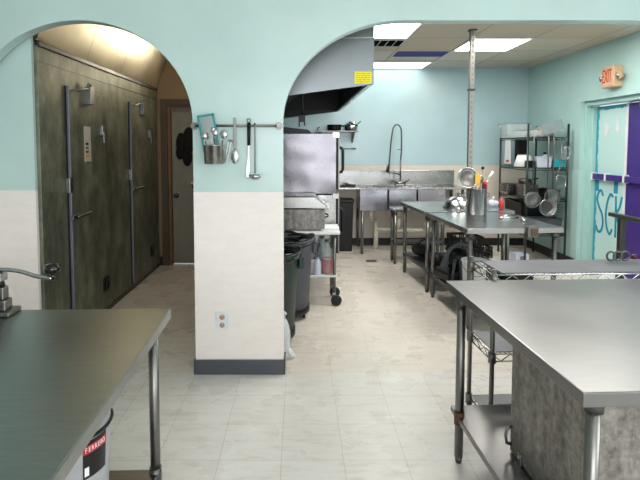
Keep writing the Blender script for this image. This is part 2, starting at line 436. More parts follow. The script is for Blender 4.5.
# push bar across both leaves
for o, y0, y1 in ((d1, .02, .57), (d2, .02, .72)):
    MB().box((-.055, y0, 1.115), (-.02, y1, 1.185)).build('push_bar', 'purple', o, bevel=.004)
    MB().box((-.062, y1 - .03, 1.105), (0, y1, 1.20)).box((-.062, y0 + .26, 1.105), (0, y0 + .285, 1.20)).build('bar_bracket', 'white', o, bevel=.003)
# spray painted letters S C K on the pale leaf (flat on its surface); y falls towards the camera
def strokes(pts): return [(-.004, y, .44 + (z - .58) * 1.13) for y, z in pts]
S = [(.40, 1.00), (.44, 1.055), (.49, 1.03), (.51, .95), (.47, .87), (.41, .80), (.385, .70), (.42, .61), (.48, .60), (.52, .66)]
C_ = [(.21, 1.00), (.25, 1.03), (.30, .97), (.33, .86), (.33, .74), (.30, .65), (.25, .60), (.21, .66)]
K1 = [(.16, 1.02), (.15, .85), (.145, .58)]; K2 = [(.05, 1.02), (.09, .90), (.145, .83), (.10, .74), (.05, .62)]
def smooth(p, n=4):
    o = []
    for i in range(len(p) - 1):
        p0 = p[max(i - 1, 0)]; p1 = p[i]; p2 = p[i + 1]; p3 = p[min(i + 2, len(p) - 1)]
        for k in range(n):
            t = k / n
            o.append(tuple(.5 * (2 * b + (c - a) * t + (2 * a - 5 * b + 4 * c - d) * t * t + (-a + 3 * b - 3 * c + d) * t ** 3) for a, b, c, d in zip(p0, p1, p2, p3)))
    return o + [p[-1]]
gr = MB()
for q in (S, C_, K1, K2): gr.tube(strokes(smooth(q)), .018, 8)
for y0, z1 in ((.49, 1.105), (.13, 1.105)): gr.box((-.0015, y0, z1 - .14), (.001, y0 + .075, z1))
gro = gr.build('graffiti', 'graffiti', d1); gro['label'] = 'teal spray painted letters SCK'; 
for v in gro.data.vertices: v.co.x = max(-.002, min(.001, v.co.x * .3))
pp = thing('torn_paper', 'torn white paper scrap on pale exit door, nearer the hinge side', 'paper', (DX - .002, LY + .37, 1.70))
MB().prism([(-.05, .12), (.0, .0), (.06, .03), (.035, .10), (.06, .20)], 'x', -.002, 0).build('scrap', 'paper', pp)
pp = thing('torn_paper', 'torn white paper scrap on pale exit door, next to the purple leaf', 'paper', (DX - .002, LY + .17, 1.74))
MB().prism([(-.04, .06), (.0, .0), (.05, .05), (.02, .11), (.03, .20)], 'x', -.002, 0).build('scrap', 'paper', pp)
dc = thing('door_closer', 'grey door closer arm at the top of purple door', 'door closer', (DX - .03, 5.22, 2.05))
MB().box((-.05, -.25, -.03), (.02, .02, .03)).build('body', 'steel_leg', dc, bevel=.004)
MB().box((-.03, .02, .03), (-.015, .2, .04)).build('arm', 'steel_leg', dc)

# ================================================================== CORRIDOR: walk-in cooler
cl = thing('walk_in_cooler', 'long walk-in cooler clad in tarnished olive grey metal', 'cooler', (-1.85, 3.435, 0))
MB().box((-.7, 0, .0), (0, 2.86, 2.335)).build('cabinet', 'cooler', cl, bevel=.003)
MB().box((0, 0, .0), (.006, 2.82, .05)).build('kick_plate', 'steel_dark', cl)
MB().box((-.02, 0, 2.30), (.018, 2.84, 2.335)).build('top_rail', 'steel_dark', cl, bevel=.003)
MB().box((0, .0, 2.19), (.006, 2.84, 2.198)).build('seam_strip', 'steel_dark', cl)
for k, (y0, y1) in enumerate(((.42, 1.16), (1.83, 2.60))):
    dd = MB().box((0, y0, .06), (.022, y1, 2.06)).build('door', 'cooler', cl, bevel=.006)
    MB().box((.0, y0 - .02, .06), (.024, y0 - .002, 2.07)).build('edge_strip', 'gasket', dd, bevel=.003)
    MB().box((.0, y0 - .040, .06), (.008, y0 - .028, 2.07)).build('gasket', 'black', dd)
    lt = MB().box((.02, y0 + .0, .995), (.05, y0 + .10, 1.04)).box((.03, y0 - .05, 1.0), (.05, y0 + .01, 1.03)).tube([(.05, y0 + .02, 1.02), (.09, y0 + .08, 1.03), (.095, y0 + .17, 1.035)], .013)
    if k: [setattr(v.co, 'z', v.co.z + .10) for v in lt.bm.verts]
    lt.build('latch', 'steel_leg', dd, bevel=.003)
    MB().box((.0, y0 - .06, 1.22), (.035, y0 - .0, 1.34)).build('strike', 'hinge', dd, bevel=.004)
    q = MB().box((.022, y0 + .28, 1.95), (.07, y0 + .36, 2.10)).tube(arc((y0 + .32, 2.10), .033, 0, pi, 10, 'yz', .045), .008, 8).tube([(.045, y0 + .05, 2.04), (.06, y0 + .2, 2.07), (.045, y0 + .3, 2.08)], .01, 8)
    q.build('hasp', 'hinge', dd, bevel=.004)
    MB().box((.022, y0 + .56, 1.69), (.05, y0 + .62, 1.78)).box((.05, y0 + .57, 1.62), (.06, y0 + .60, 1.72)).build('temperature_knob', 'hinge', dd, bevel=.004)
    MB().box((.022, y0 + .56, .22), (.028, y0 + .68, .36)).tube([(.03, y0 + .59, .24), (.05, y0 + .62, .36), (.03, y0 + .66, .24)], .01, 8).build('lower_bracket', 'steel_dark', dd)
st = MB().box((.0225, .655, 1.46), (.0245, .785, 1.76)).build('care_sticker', 'teal_lid', cl); st['label'] = 'tall pale notice with coloured squares'
for i, cc in enumerate(('black', 'teal', 'red', 'yellow_plastic')): MB().box((.0245, .68, 1.60 - i * .034), (.0255, .735, 1.622 - i * .034)).build('colour_square', cc, st)
cp = MB()
for y0, y1 in ((3.44, 4.238), (4.242, 5.038), (5.042, 5.798), (5.802, 6.3)): cp.prism([(-1.853, 2.345), (-1.62, 2.99), (-1.633, 2.99), (-1.868, 2.345)], 'y', y0, y1)
cp.prism([(-1.862, 2.345), (-1.632, 2.98), (-1.645, 2.98), (-1.875, 2.345)], 'y', 3.44, 6.3)
tag(cp.build('canopy_panel', 'canopy_panel'), 'sloping yellowed metal panelling rising above the walk-in cooler', 'panel')
wk = thing('added_wall_lamp', 'added unseen warm lamp above the corridor door, lighting the sloping panel', 'lamp', (-1.03, 6.318, 2.56))  # added out of view to put a warm highlight on the canopy panel
MB().box((-.20, -.03, -.13), (.20, -.001, .13)).build('housing', 'white', wk)
MB().box((-.18, -.06, -.11), (.18, -.03, .11)).build('diffuser', 'warm_lamp', wk)
wl = thing('corridor_lamp', 'warm fluorescent lamp on the corridor ceiling', 'lamp', (-1.15, 5.15, 2.93))
MB().box((-.12, -.35, .02), (.12, .35, .069)).build('housing', 'white', wl)
MB().box((-.10, -.33, .0), (.10, .33, .02)).build('diffuser', 'warm_dim', wl)

# ================================================================== PILLAR: rail with utensils, outlet
py = 3.275
r = thing('utensil_rail', 'grey metal utensil rail screwed to the teal pillar', 'rail', (-.42, py, 1.73))
MB().cyl((-.29, -.045, 0), (.29, -.045, 0), .0085, seg=12).build('bar', 'steel_leg', r)
for x in (-.288, .284):
    MB().cyl((x, -.06, 0), (x, 0, 0), .013).cyl((x, -.012, 0), (x, 0, 0), .026).build('mount', 'steel_leg', r)
rx = lambda px: (px - 299) / 480 * 3.22
def rz(y_): return 1.6 - (y_ - 145.2) / 480 * 3.22
tb = thing('grater_board', 'teal framed flat grater hanging over the utensil cup', 'grater', (rx(209), py - .058, rz(133)))
mt = Matrix.Rotation(R(-9), 4, 'Y')
MB().box((-.057, -.006, -.125), (-.042, .006, .125), mt).box((.042, -.006, -.125), (.057, .006, .125), mt).box((-.057, -.006, .11), (.057, .006, .125), mt).box((-.057, -.006, -.125), (.057, .006, -.11), mt).build('frame', 'teal', tb, bevel=.004)
MB().box((-.042, -.002, -.11), (.042, .002, .11), mt).build('blade', 'steel_polished', tb)
cu = thing('utensil_cup', 'round steel cup of spoons hanging from the pillar rail', 'cup', (rx(216.5), py - .14, rz(163.5)))
MB().lathe([(.060, 0), (.064, .004), (.068, .12), (.071, .124), (.066, .124), (.060, .01)]).build('cup', 'steel', cu)
MB().tube([(-.0, .07, .11), (0, .085, .16), (0, .092, rz(126) - rz(163.5) + .012), (0, .11, rz(126) - rz(163.5) + .01)], .004, 8).build('hook', 'steel_leg', cu)
for i, (x, y, l, rr, a) in enumerate(((-.025, .01, .17, .020, -.25), (.0, -.02, .19, .018, .05), (.028, .0, .18, .024, .2), (.01, .02, .21, .017, -.1))):
    s_ = thing('serving_spoon', ['short spoon leaning left in hanging steel cup', 'spoon standing in the front of the hanging steel cup', 'round bowled spoon leaning right in hanging steel cup', 'tallest spoon at the back of the hanging steel cup'][i], 'spoon', (rx(216.5) + x, py - .14 + y, rz(163.5) + .013), group='spoons in the hanging cup')
    MB().tube([(0, 0, 0), (a * l * .8, 0, l * .8)], .004, 8).build('handle', 'steel_leg', s_)
    MB().sphere((a * l, 0, l), rr, 1, .35, 1.2).build('bowl', 'steel_polished', s_)
tg = thing('tongs', 'steel tongs hooked on the right side of hanging cup', 'tongs', (rx(226), py - .08, rz(163)))
MB().box((-.012, -.006, 0), (-.004, .006, .15), Matrix.Rotation(R(13), 4, 'Y')).build('arm', 'steel', tg)
MB().box((.004, -.006, .01), (.012, .006, .15), Matrix.Rotation(R(13), 4, 'Y')).build('arm', 'steel', tg)
MB().box((-.015, -.008, .145), (.015, .008, .16), Matrix.Rotation(R(13), 4, 'Y')).build('spring', 'steel_dark', tg)
sp = thing('slotted_spoon', 'slim steel slotted spoon hanging in the middle of the pillar rail', 'spoon', (rx(235), py - .058, rz(126)))
MB().box((-.009, -.003, -.155), (.009, .003, .055)).build('handle', 'steel_leg', sp, bevel=.002)
MB().sphere((0, 0, -.205), .026, 1, .3, 1.9).build('bowl', 'steel_polished', sp)
fk = thing('black_handled_turner', 'long steel serving fork with a black handle on the pillar rail', 'fork', (rx(249), py - .060, rz(126)))
MB().tube([(.0, 0, -.13), (.001, 0, .02)], [.011, .013], 12).build('handle', 'black', fk)
MB().tube([(p[0], p[1], p[2]) for p in arc((.0, .035), .012, 0, 2 * pi, 16, 'xz', 0)][:-1], .004, 8, closed=True).build('hang_ring', 'steel_leg', fk)
MB().prism([(-.005, -.13), (.005, -.13), (.004, -.22), (.008, -.29), (.004, -.335), (-.004, -.352), (-.019, -.345), (-.021, -.29), (-.009, -.22)], 'y', -.003, .003).build('blade', 'steel_polished', fk, bevel=.002)
ld = thing('ladle', 'small steel ladle hanging at the right of the pillar rail', 'ladle', (rx(255), py - .058, rz(126)))
MB().tube([(0, .01, .012), (0, -.004, .016), (0, -.008, 0), (0, 0, -.1), (0, 0, -.29), (0, -.01, -.315)], .0055, 10).build('handle', 'steel_leg', ld)
MB().lathe([(.004, -.030), (.025, -.026), (.038, -.012), (.044, .006), (.041, .006), (.034, -.008), (.004, -.026)], c=(0.005, -.048, -.33), seg=28).build('bowl', 'steel_polished', ld)
ot = thing('wall_outlet', 'white double power outlet low on the cream pillar', 'outlet', (-.533, py, .38))
MB().box((-.045, -.007, -.065), (.045, 0, .065)).build('plate', 'outlet', ot, bevel=.003)
for z in (-.028, .028):
    MB().lathe([(.019, 0), (.019, .003), (.001, .003)], m=Matrix.Translation((0, -.007, z)) @ Matrix.Rotation(R(90), 4, 'X'), seg=20).build('socket', 'outlet_face', ot)
    MB().box((-.009, -.0115, z - .004), (-.006, -.010, z + .008)).box((.006, -.0115, z - .004), (.009, -.010, z + .008)).build('slot', 'black', ot)

# ================================================================== CEILING FITTINGS
X0, Y0_, MX, MY = .52, 4.74, .71, .73
def troffer(i, j, label, nx=1, lamp='lamp'):
    t = thing('ceiling_light', label, 'ceiling light', (X0 + i * MX + nx * MX / 2, Y0_ + j * MY + MY / 2, CZ), group='fluorescent ceiling lights')
    a, b = nx * MX / 2 - .01, MY / 2 - .01 if j < 3 else .29
    f = MB().box((-a, -b, -.012), (-a + .02, b, -.001)).box((a - .02, -b, -.012), (a, b, -.001)).box((-a + .02, -b, -.012), (a - .02, -b + .02, -.001)).box((-a + .02, b - .02, -.012), (a - .02, b, -.001))
    f.build('frame', 'white', t)
    MB().box((-a + .02, -b + .02, -.008), (a - .02, b - .02, -.001)).build('diffuser', lamp, t)
troffer(0, 0, 'bright ceiling light nearest the extractor hood top', 1)
troffer(2, 1, 'bright square ceiling light right of the pole')
troffer(0, 3, 'far ceiling light close to the back wall', 2, 'lamp_dim')
troffer(2, -1, 'added unseen ceiling light behind the wide arch, right of the pole')  # this and the next two are added, unseen, to brighten the kitchen
troffer(0, -1, 'added unseen ceiling light behind the wide arch, left of the pole')
troffer(3, -1, 'added unseen ceiling light behind the wide arch, nearest the right wall')
cv = thing('ceiling_vent', 'dark slotted air vent in the ceiling beside hood', 'vent', (.895, 5.72, CZ))
MB().box((-.33, -.17, -.010), (.33, .17, -.001)).build('grille_frame', 'ceiling_front', cv)
for k in range(7): MB().box((-.315 + k * .091, -.15, -.014), (-.315 + k * .091 + .078, .15, -.010)).build('slot', 'slot_dark', cv)
tag(MB().box((-.33, -.16, -.010), (.33, .16, -.001)).build('unlit_ceiling_panel', 'ceiling_blue', loc=(1.60, 6.42, CZ)), 'dark blue unlit panel in the kitchen ceiling', 'ceiling panel')

# ================================================================== HOOD
h = thing('extractor_hood', 'big stainless steel extractor hood over the oven line', 'hood', (0, 3.9, 0))
prof = [(-.60, 1.93), (.602, 2.09), (.602, CZ - .004), (-.60, CZ - .004)]
MB().prism(prof, 'y', 0, .018).build('side_panel', 'steel_hood', h, bevel=.002)
MB().prism(prof, 'y', 3.08, 3.098).build('side_panel', 'steel_hood', h)
MB().box((.586, .018, 2.13), (.602, 3.08, CZ - .004)).build('front_panel', 'steel_hood', h)
MB().prism([(.56, 2.088), (.600, 2.092), (.600, 2.13), (.56, 2.12)], 'y', .02, 3.078).build('lower_lip', 'steel_polished', h)
MB().prism([(.535, 2.085), (.56, 2.088), (.56, 2.125), (.535, 2.12)], 'y', .02, 3.078).build('grease_gutter', 'hood_black', h)
MB().box((-.60, .02, 2.42), (.58, 3.07, 2.44)).build('inner_roof', 'hood_black', h)
MB().box((-.60, 3.06, 2.12), (.584, 3.079, 2.42)).prism([(-.59, 1.945), (.58, 2.09), (.58, 2.13), (-.59, 2.13)], 'y', 3.06, 3.079).box((.578, .02, 2.135), (.5855, 3.06, 2.42)).build('inner_lining', 'hood_black', h)  # near-black boards over the inner steel faces
fl = MB()
for k in range(7): fl.prism([(-.42, 2.0), (.2, 2.40), (.2, 2.42), (-.42, 2.02)], 'y', .1 + k * .42, .1 + k * .42 + .39)
fl.build('baffle_filter', 'hood_black', h)
MB().box((-.60, .0, 2.70), (.606, .005, 2.71)).prism([(-.6, 2.44), (.603, 2.455), (.603, 2.463), (-.6, 2.448)], 'y', -.004, 0).build('seam_strip', 'steel_polished', h)
stk = MB().box((.447, -.003, 2.095), (.585, -.0005, 2.19)).build('yellow_sticker', 'yellow', h); stk['label'] = 'yellow inspection sticker with faint writing'
ik = MB()
for z in (2.175, 2.158, 2.142, 2.125, 2.108):
    x = .46
    while x < .565:
        l = random.uniform(.01, .03); ik.box((x, -.0038, z - .002), (min(x + l, .575), -.003, z + .002)); x += l + .007
ik.build('print', 'sticker_ink', stk)
n = thing('fire_nozzle', 'black fire suppression nozzle pipe dropping below the hood', 'pipe', (.03, 5.0, 1.84))
MB().cyl((0, 0, .06), (0, 0, .58), .014).build('drop_pipe', 'black', n)
MB().box((-.035, -.03, 0), (.035, .03, .07)).box((-.035, -.02, -.05), (-.02, .02, 0)).box((.02, -.02, -.04), (.035, .02, 0)).build('nozzle_head', 'black', n, bevel=.004)

# ================================================================== OVEN STACK
ov = thing('stacked_oven', 'tall double stacked stainless steel oven under the hood', 'oven', (-.10, 5.15, 0))
MB().box((-.48, 0, 1.075), (.50, .85, 1.725)).build('upper_oven', 'steel_wavy', ov, bevel=.004)
MB().box((-.48, 0, .36), (.50, .85, 1.065)).build('lower_oven', 'steel', ov, bevel=.004)
for z0, z1 in ((1.12, 1.70), (.42, 1.03)):
    d_ = MB().box((.50, .04, z0), (.525, .81, z1)).build('oven_door', 'black', ov, bevel=.004)
    MB().box((.523, .0, z0), (.535, .04, z1)).build('door_edge', 'steel_leg', d_)
    MB().tube([(.525, .08, z1 - .12), (.565, .08, z1 - .13), (.578, .08, z1 - .16), (.578, .08, z1 - .36), (.565, .08, z1 - .39), (.525, .08, z1 - .40)], .016).build('handle', 'black', d_)
for z in (1.725, 1.07): MB().box((.46, -.012, z - .045), (.53, .05, z + .012)).build('corner_bracket', 'steel_polished', ov, bevel=.003)
for (x, y) in ((-.44, .04), (.46, .04), (-.44, .81), (.46, .81)): MB().cyl((x, y, 0), (x, y, .36), .022, .026).build('leg', 'steel_leg', ov)
tag(MB().prism([(-.34, 0), (.24, 0), (.20, .04), (-.34, .10)], 'y', 0, .5).build('flue_cover', 'black', loc=(-.10, 5.22, 1.728), bevel=.004), 'sloped black flue cover lying on top of oven', 'oven cover')

# ================================================================== CART in front of the oven
ct = thing('prep_cart', 'white topped steel cart on casters in front of the oven', 'cart', (-.02, 4.86, 0), R(-1))
MB().box((-.42, -.15, .715), (.43, .19, .745)).build('top', 'white', ct, bevel=.006)
MB().box((-.42, -.14, .285), (.40, .18, .305)).build('shelf', 'white', ct, bevel=.004)
for (x, y) in ((-.39, -.12), (.375, -.12), (-.39, .16), (.375, .16)):
    MB().cyl((x, y, .12), (x, y, .715), .017).build('leg', 'steel_leg', ct)
    k_ = MB().prism([(-.03, .03), (.03, .03), (.012, .13), (-.02, .13)], 'x', -.016 + x, .016 + x)
    for v in k_.bm.verts: v.co.y += y
    k_ = k_.build('caster', 'steel_leg', ct)
    MB().lathe([(.03, 0), (.052, .004), (.055, .02), (.052, .03), (.03, .034), (.004, .034)], m=Matrix.Translation((x + .02, y - .024, .056)) @ Matrix.Rotation(R(90), 4, 'X') @ Matrix.Translation((0, 0, -.01)), seg=24).build('wheel', 'rubber', k_)
tag(MB().box((-.12, -.08, 0), (.07, .14, .024)).build('cutting_board', 'white', loc=(.335, 4.87, .748), bevel=.005), 'white cutting board on the end of cart', 'cutting board')
wm = thing('steam_pan', 'scale stained steel box under a pale sloping lid on the cart', 'food pan', (-.03, 4.80, .748))
MB().box((-.33, -.06, .02), (.285, .30, .215)).box((-.3, -.03, 0), (.25, .25, .02)).build('box', 'mottled_dark', wm, bevel=.004)
MB().prism([(-.33, .217), (.305, .217), (.31, .25), (.19, .345), (-.33, .345)], 'y', -.065, .30).build('lid', 'bag', wm, bevel=.012).data.materials[0] = M['steel_polished']
MB().box((.29, -.05, .225), (.335, -.0, .275)).build('lid_corner', 'white', wm, bevel=.005)
MB().tube([(.285, -.03, .17), (.32, -.03, .16), (.32, -.03, .14), (.285, -.03, .13)], .008, 8).build('handle', 'black', wm)
# bottles on its lower shelf
b = thing('spray_bottle', 'pale grey spray bottle on the lower cart shelf', 'bottle', (.185, 4.76, .307))
MB().lathe([(.035, 0), (.038, .01), (.038, .12), (.015, .16), (.013, .18)], seg=20, caps=True).build('body', 'lavender', b)
MB().box((-.012, -.03, .18), (.012, .015, .22)).tube([(0, -.02, .19), (0, -.03, .16)], .004, 6).build('trigger', 'grey_plastic', b, bevel=.003)
b = thing('glass_jug', 'clear jug of red liquid on the lower cart shelf', 'jug', (.285, 4.80, .307))
MB().lathe([(.055, .0), (.058, .01), (.058, .15)], seg=24, caps=True).build('red_liquid', 'clear_red', b)
MB().lathe([(.060, .0), (.062, .01), (.062, .20), (.045, .25), (.022, .28), (.022, .32)], seg=24, caps=True).build('glass', 'clear', b)
MB().cyl((0, 0, .32), (0, 0, .345), .024).build('cap', 'grey_plastic', b)
b = thing('glass_jug', 'small clear bottle with grey cap behind the jug of red liquid', 'jug', (.24, 4.93, .307))
MB().lathe([(.04, .0), (.042, .01), (.042, .22), (.018, .28), (.018, .33)], seg=24, caps=True).build('glass', 'clear_edge', b)
MB().cyl((0, 0, .33), (0, 0, .355), .021).build('cap', 'grey_plastic', b)

# ================================================================== TRASH CANS
def can(label, mat, loc, s=1.):
    t = thing('trash_can', label, 'trash can', loc, group='round trash cans by the pillar')
    z = .10
    MB().lathe([(.19, z), (.20, z + .01), (.235, .66), (.245, .70), (.25, .735), (.238, .735), (.225, .66), (.19, z + .03)], seg=40).build('body', mat, t)
    MB().tube([(.245 * cos(a), .245 * sin(a), .735) for a in [2 * pi * k / 36 for k in range(36)]], .012, 8, closed=True).build('rim', mat, t)
    for a in (R(5), R(185)):
        m = Matrix.Rotation(a, 4, 'Z'); MB().box((.235, -.06, .60), (.275, .06, .70), m).build('handle', mat, t, bevel=.008)
    MB().lathe([(.20, .055), (.21, .06), (.21, .115), (.20, .12)], seg=32, caps=True).build('dolly', 'black', t)
    for a in (R(-70), R(-20), R(40), R(110), R(200), R(250)):
        x, y = .165 * cos(a), .165 * sin(a)
        MB().cyl((x - .012, y, .03), (x + .012, y, .03), .03, seg=18).build('wheel', 'rubber', t)
    bl = MB(); random.seed(int(loc[1] * 10))
    for q in range(3):
        bl.tube([((.25 + .012 * sin(3 * a + q)) * cos(a), (.25 + .012 * sin(3 * a + q)) * sin(a), .74 - .02 * q + .014 * sin(5 * a + 2 * q)) for a in [2 * pi * k / 48 for k in range(48)]], .011, 8, closed=True)
    bl.lathe([(.236, .70), (.225, .60), (.20, .35), (.02, .32)], seg=32)
    bl.build('liner_bag', 'black_gloss', t)
can('grey wheeled trash can with black liner behind the green can', 'grey_plastic', (-.11, 4.43, 0))
can('dark green wheeled trash can with black liner beside pillar', 'dark_green', (-.24, 3.86, 0))
bg = thing('white_bag', 'crumpled white plastic bag on floor behind the pillar corner', 'bag', (-.10, 3.52, 0))
bgm = MB().sphere((-.02, 0, .16), .075, .75, .8, 2.1).tube([(.0, 0, .08), (.05, 0, .03), (.07, 0, .012)], [.03, .02, .012], 8)
bgm.build('bag_body', 'bag', bg); MB().tube([(-.02, 0, .31), (-.01, 0, .34), (0, 0, .35)], [.02, .01, .018], 8).build('knot', 'bag', bg)

# ================================================================== SINK LINE on the back wall
sk = thing('three_basin_sink', 'long stainless steel sink counter with three basins on the back wall', 'sink', (0, 6.95, 0))
MB().box((.05, 0, .955), (.88, .64, .98)).box((2.17, 0, .955), (2.45, .64, .98)).box((.88, 0, .955), (2.17, .05, .98)).box((.88, .52, .955), (2.17, .64, .98)).build('counter', 'steel', sk, bevel=.004)
MB().box((.05, .615, .98), (2.45, .645, 1.20)).box((.05, .60, 1.18), (2.45, .645, 1.205)).build('backsplash', 'steel', sk, bevel=.004)
for k in range(3):
    x = .89 + k * .425
    MB().box((x, .04, .64), (x + .405, .055, .955)).box((x, .50, .64), (x + .405, .515, .955)).box((x, .055, .64), (x + .012, .50, .955)).box((x + .393, .055, .64), (x + .405, .50, .955)).box((x + .012, .055, .64), (x + .393, .50, .655)).build('basin', 'steel_basin', sk, bevel=.005)
    MB().cyl((x + .2, .28, .52), (x + .2, .28, .64), .03).build('drain_tail', 'white_pipe', sk)
for x in (.10, .93, 2.12, 2.40):
    for y in (.06, .58): MB().cyl((x, y, 0), (x, y, .955 if x < .9 or x > 2.2 else .64), .022).build('leg', 'steel_leg', sk)
pv = MB().cyl((1.15, .42, .29), (2.42, .42, .29), .036).cyl((1.19, .42, .0), (1.19, .42, .50), .036).tube([(1.09, .28, .52), (1.12, .33, .47), (1.19, .42, .45)], .03)
for k in (1, 2): pv.tube([(1.09 + .425 * k, .28, .52), (1.09 + .425 * k, .30, .40), (1.09 + .425 * k, .42, .29)], .03)
pv.build('drain_pipe', 'white_pipe', sk); 
fa = thing('spray_faucet', 'tall spring spray faucet arching over the sink', 'faucet', (1.555, 7.35, .982))
MB().cyl((0, 0, .045), (0, 0, .40), .012).build('riser', 'steel_leg', fa)
MB().cyl((-.085, 0, .045), (.085, 0, .045), .018).build('body', 'steel_polished', fa)
for s in (-1, 1):
    MB().cyl((s * .075, 0, 0), (s * .075, 0, .03), .015).build('foot', 'steel_leg', fa)
    MB().tube([(s * .085, 0, .06), (s * .11, -.03, .075), (s * .12, -.06, .10)], .009, 8).build('lever', 'steel_polished', fa)
hp = [(0, 0, .38), (.012, 0, .55), (.010, 0, .72)] + [(-.06 + .07 * cos(a), 0, .80 + .13 * sin(a)) for a in [R(20 + 15 * k) for k in range(10)]] + [(-.15, 0, .66), (-.165, 0, .45), (-.175, 0, .30)]
hp = smooth(hp, 3); MB().tube(hp, .011, 10).build('spring_hose', 'steel_dark', fa)
MB().tube([(-.175, 0, .33), (-.185, 0, .25), (-.20, -.01, .20)], [.014, .019, .024], 12).tube([(-.165, 0, .28), (-.205, 0, .30), (-.215, 0, .22)], .006, 8).build('spray_head', 'black', fa)
MB().tube([(0, 0, .17), (-.07, -.02, .185), (-.17, -.05, .21), (-.185, -.05, .17)], .010, 10).build('spout', 'steel_leg', fa)
MB().tube([(0, .0, .55), (0, .24, .55)], .006, 8).build('wall_brace', 'steel_leg', fa)
sq = thing('squeegee', 'black squeegee lying on the left end of sink counter', 'squeegee', (.72, 7.05, .982), R(8))
MB().box((-.12, -.012, .0), (.12, .012, .035)).build('blade', 'rubber', sq, bevel=.004)
MB().cyl((.1, 0, .025), (.02, .25, .03), .012).build('handle', 'black', sq)
bb = MB().lathe([(.0, .015), (.10, .0), (.10, .04), (.0, .09)][1:], seg=24, sy=.7)
tag(bb.build('folded_towel', 'white', loc=(.50, 7.42, .981)), 'small heap of white towel at the back of counter', 'towel')
ws = thing('wall_shelf', 'steel wall shelf above the left end of sink', 'shelf', (.59, 7.42, 1.80))
MB().box((-.33, -.14, 0), (.31, .175, .02)).build('board', 'steel_leg', ws, bevel=.002)
for x in (-.26, .25): MB().prism([(-.12, 0), (.175, 0), (.175, -.16), (.15, -.16)], 'x', x - .01, x + .01).build('bracket', 'steel_leg', ws)
MB().tube([(-.31, -.13, .02), (-.31, -.13, .06), (-.27, -.13, .07)], .01, 8).build('end_hook', 'steel_leg', ws)
pn = thing('black_pan', 'round black pan on the wall shelf above the sink', 'pan', (.54, 7.40, 1.823))
MB().lathe([(.09, 0), (.105, .01), (.11, .085), (.12, .09), (.105, .09), (.09, .015)], seg=28).build('bowl', 'black_gloss', pn)
MB().cyl((.11, 0, .07), (.155, -.05, .07), .012).build('handle', 'black', pn)
kt = thing('steel_kettle', 'shiny steel pot with tilted lid on the wall shelf', 'pot', (.80, 7.40, 1.823))
MB().lathe([(.08, 0), (.10, .02), (.105, .08), (.07, .12), (.02, .13)], seg=28, caps=True).build('body', 'steel_polished', kt)
MB().lathe([(.085, 0), (.06, .02), (.02, .03), (.018, .05)], m=Matrix.Translation((.03, -.03, .10)) @ Matrix.Rotation(R(25), 4, 'Y'), seg=24, caps=True).build('lid', 'steel_polished', kt)
MB().tube([(.10, 0, .10), (.13, 0, .13), (.15, 0, .14)], .008, 8).build('handle', 'black', kt)
tr = thing('towel_bar', 'short steel bar on the wall under the shelf', 'bar', (.76, 7.595, 1.545))
MB().cyl((-.13, -.10, 0), (.13, -.10, 0), .011).build('rod', 'steel_leg', tr)
for x in (-.11, .11): MB().cyl((x, -.10, 0), (x, 0, 0), .008).build('bracket', 'steel_leg', tr)
bn = thing('slim_bin', 'tall black bin standing under the sink counter', 'bin', (.70, 7.28, 0))
MB().prism([(-.10, 0), (.10, 0), (.115, .74), (-.115, .74)], 'y', -.13, .15).build('body', 'black', bn, bevel=.01)
MB().box((-.125, -.145, .74), (.125, .16, .785)).build('lid', 'black', bn, bevel=.008)
fd = thing('floor_drain', 'small dark floor drain grate in the kitchen aisle', 'drain', (1.0, 6.56, 0.0))
MB().box((-.07, -.055, 0.0), (.07, .055, .004)).build('grate', 'steel_dark', fd)

# ================================================================== PREP TABLES
def table(name, label, loc, rotz, w_, d_, T, mat, legs, lip=.045, shelf=None, sh_in=.02, group=None, leg_r=.021, shelf_mat='steel_top', collar='steel_dark'):
    """origin at the front-left foot corner; x right, y back"""
    t = thing(name, label, 'table', loc, rotz, group)
    MB().box((0, 0, T - lip), (w_, d_, T)).build('table_top', mat, t, bevel=.004)
    for (x, y) in legs:
        l = MB().cyl((x, y, .03), (x, y, T - lip), leg_r).build('leg', 'steel_leg', t)
        MB().cyl((x, y, 0), (x, y, .035), leg_r * .7, leg_r * .9).build('foot', 'steel_dark', l)
        MB().cyl((x, y, T - lip - .045), (x, y, T - lip), leg_r * 1.35).build('socket', 'steel_dark', l)
    if shelf:
        z = shelf
        x0 = min(l[0] for l in legs) - .012; x1 = max(l[0] for l in legs) + .012; y0 = min(l[1] for l in legs) - .012; y1 = max(l[1] for l in legs) + .012
        s = MB().box((x0, y0, z - .03), (x1, y1, z)).build('undershelf', shelf_mat, t, bevel=.003)
        for (x, y) in legs: MB().cyl((x, y, z - .045), (x, y, z + .02), leg_r * 1.2).build('collar', collar, s)
    return t

# big table on the right, front
a = -R(-2.2)
rt = table('prep_table', 'large worn stainless steel prep table filling the right foreground', (.817, 1.338, 0), R(2.2), 1.55, 1.148, .89, 'steel_top',
           [(.075, .065), (.028, 1.00), (1.48, .065), (1.48, 1.08)], shelf=.245, collar='rust')
# left table in the foreground: origin front-left
ca, sa = cos(R(1.75)), sin(R(1.75)); W, D = 1.75, 1.32
bx_, by_ = -.559 - W * ca + D * sa, 2.058 - W * sa - D * ca
lt_ = table('prep_table', 'greenish worn stainless steel prep table in left foreground', (bx_, by_, 0), R(1.75), W, D, .89, 'steel_top_left',
            [(W - .06, D - .07), (W - .06, .07), (.06, D - .07), (.06, .07)], shelf=.20, collar='steel_dark')
def onleft(x, y): return (-.559 + (x - 0), y)

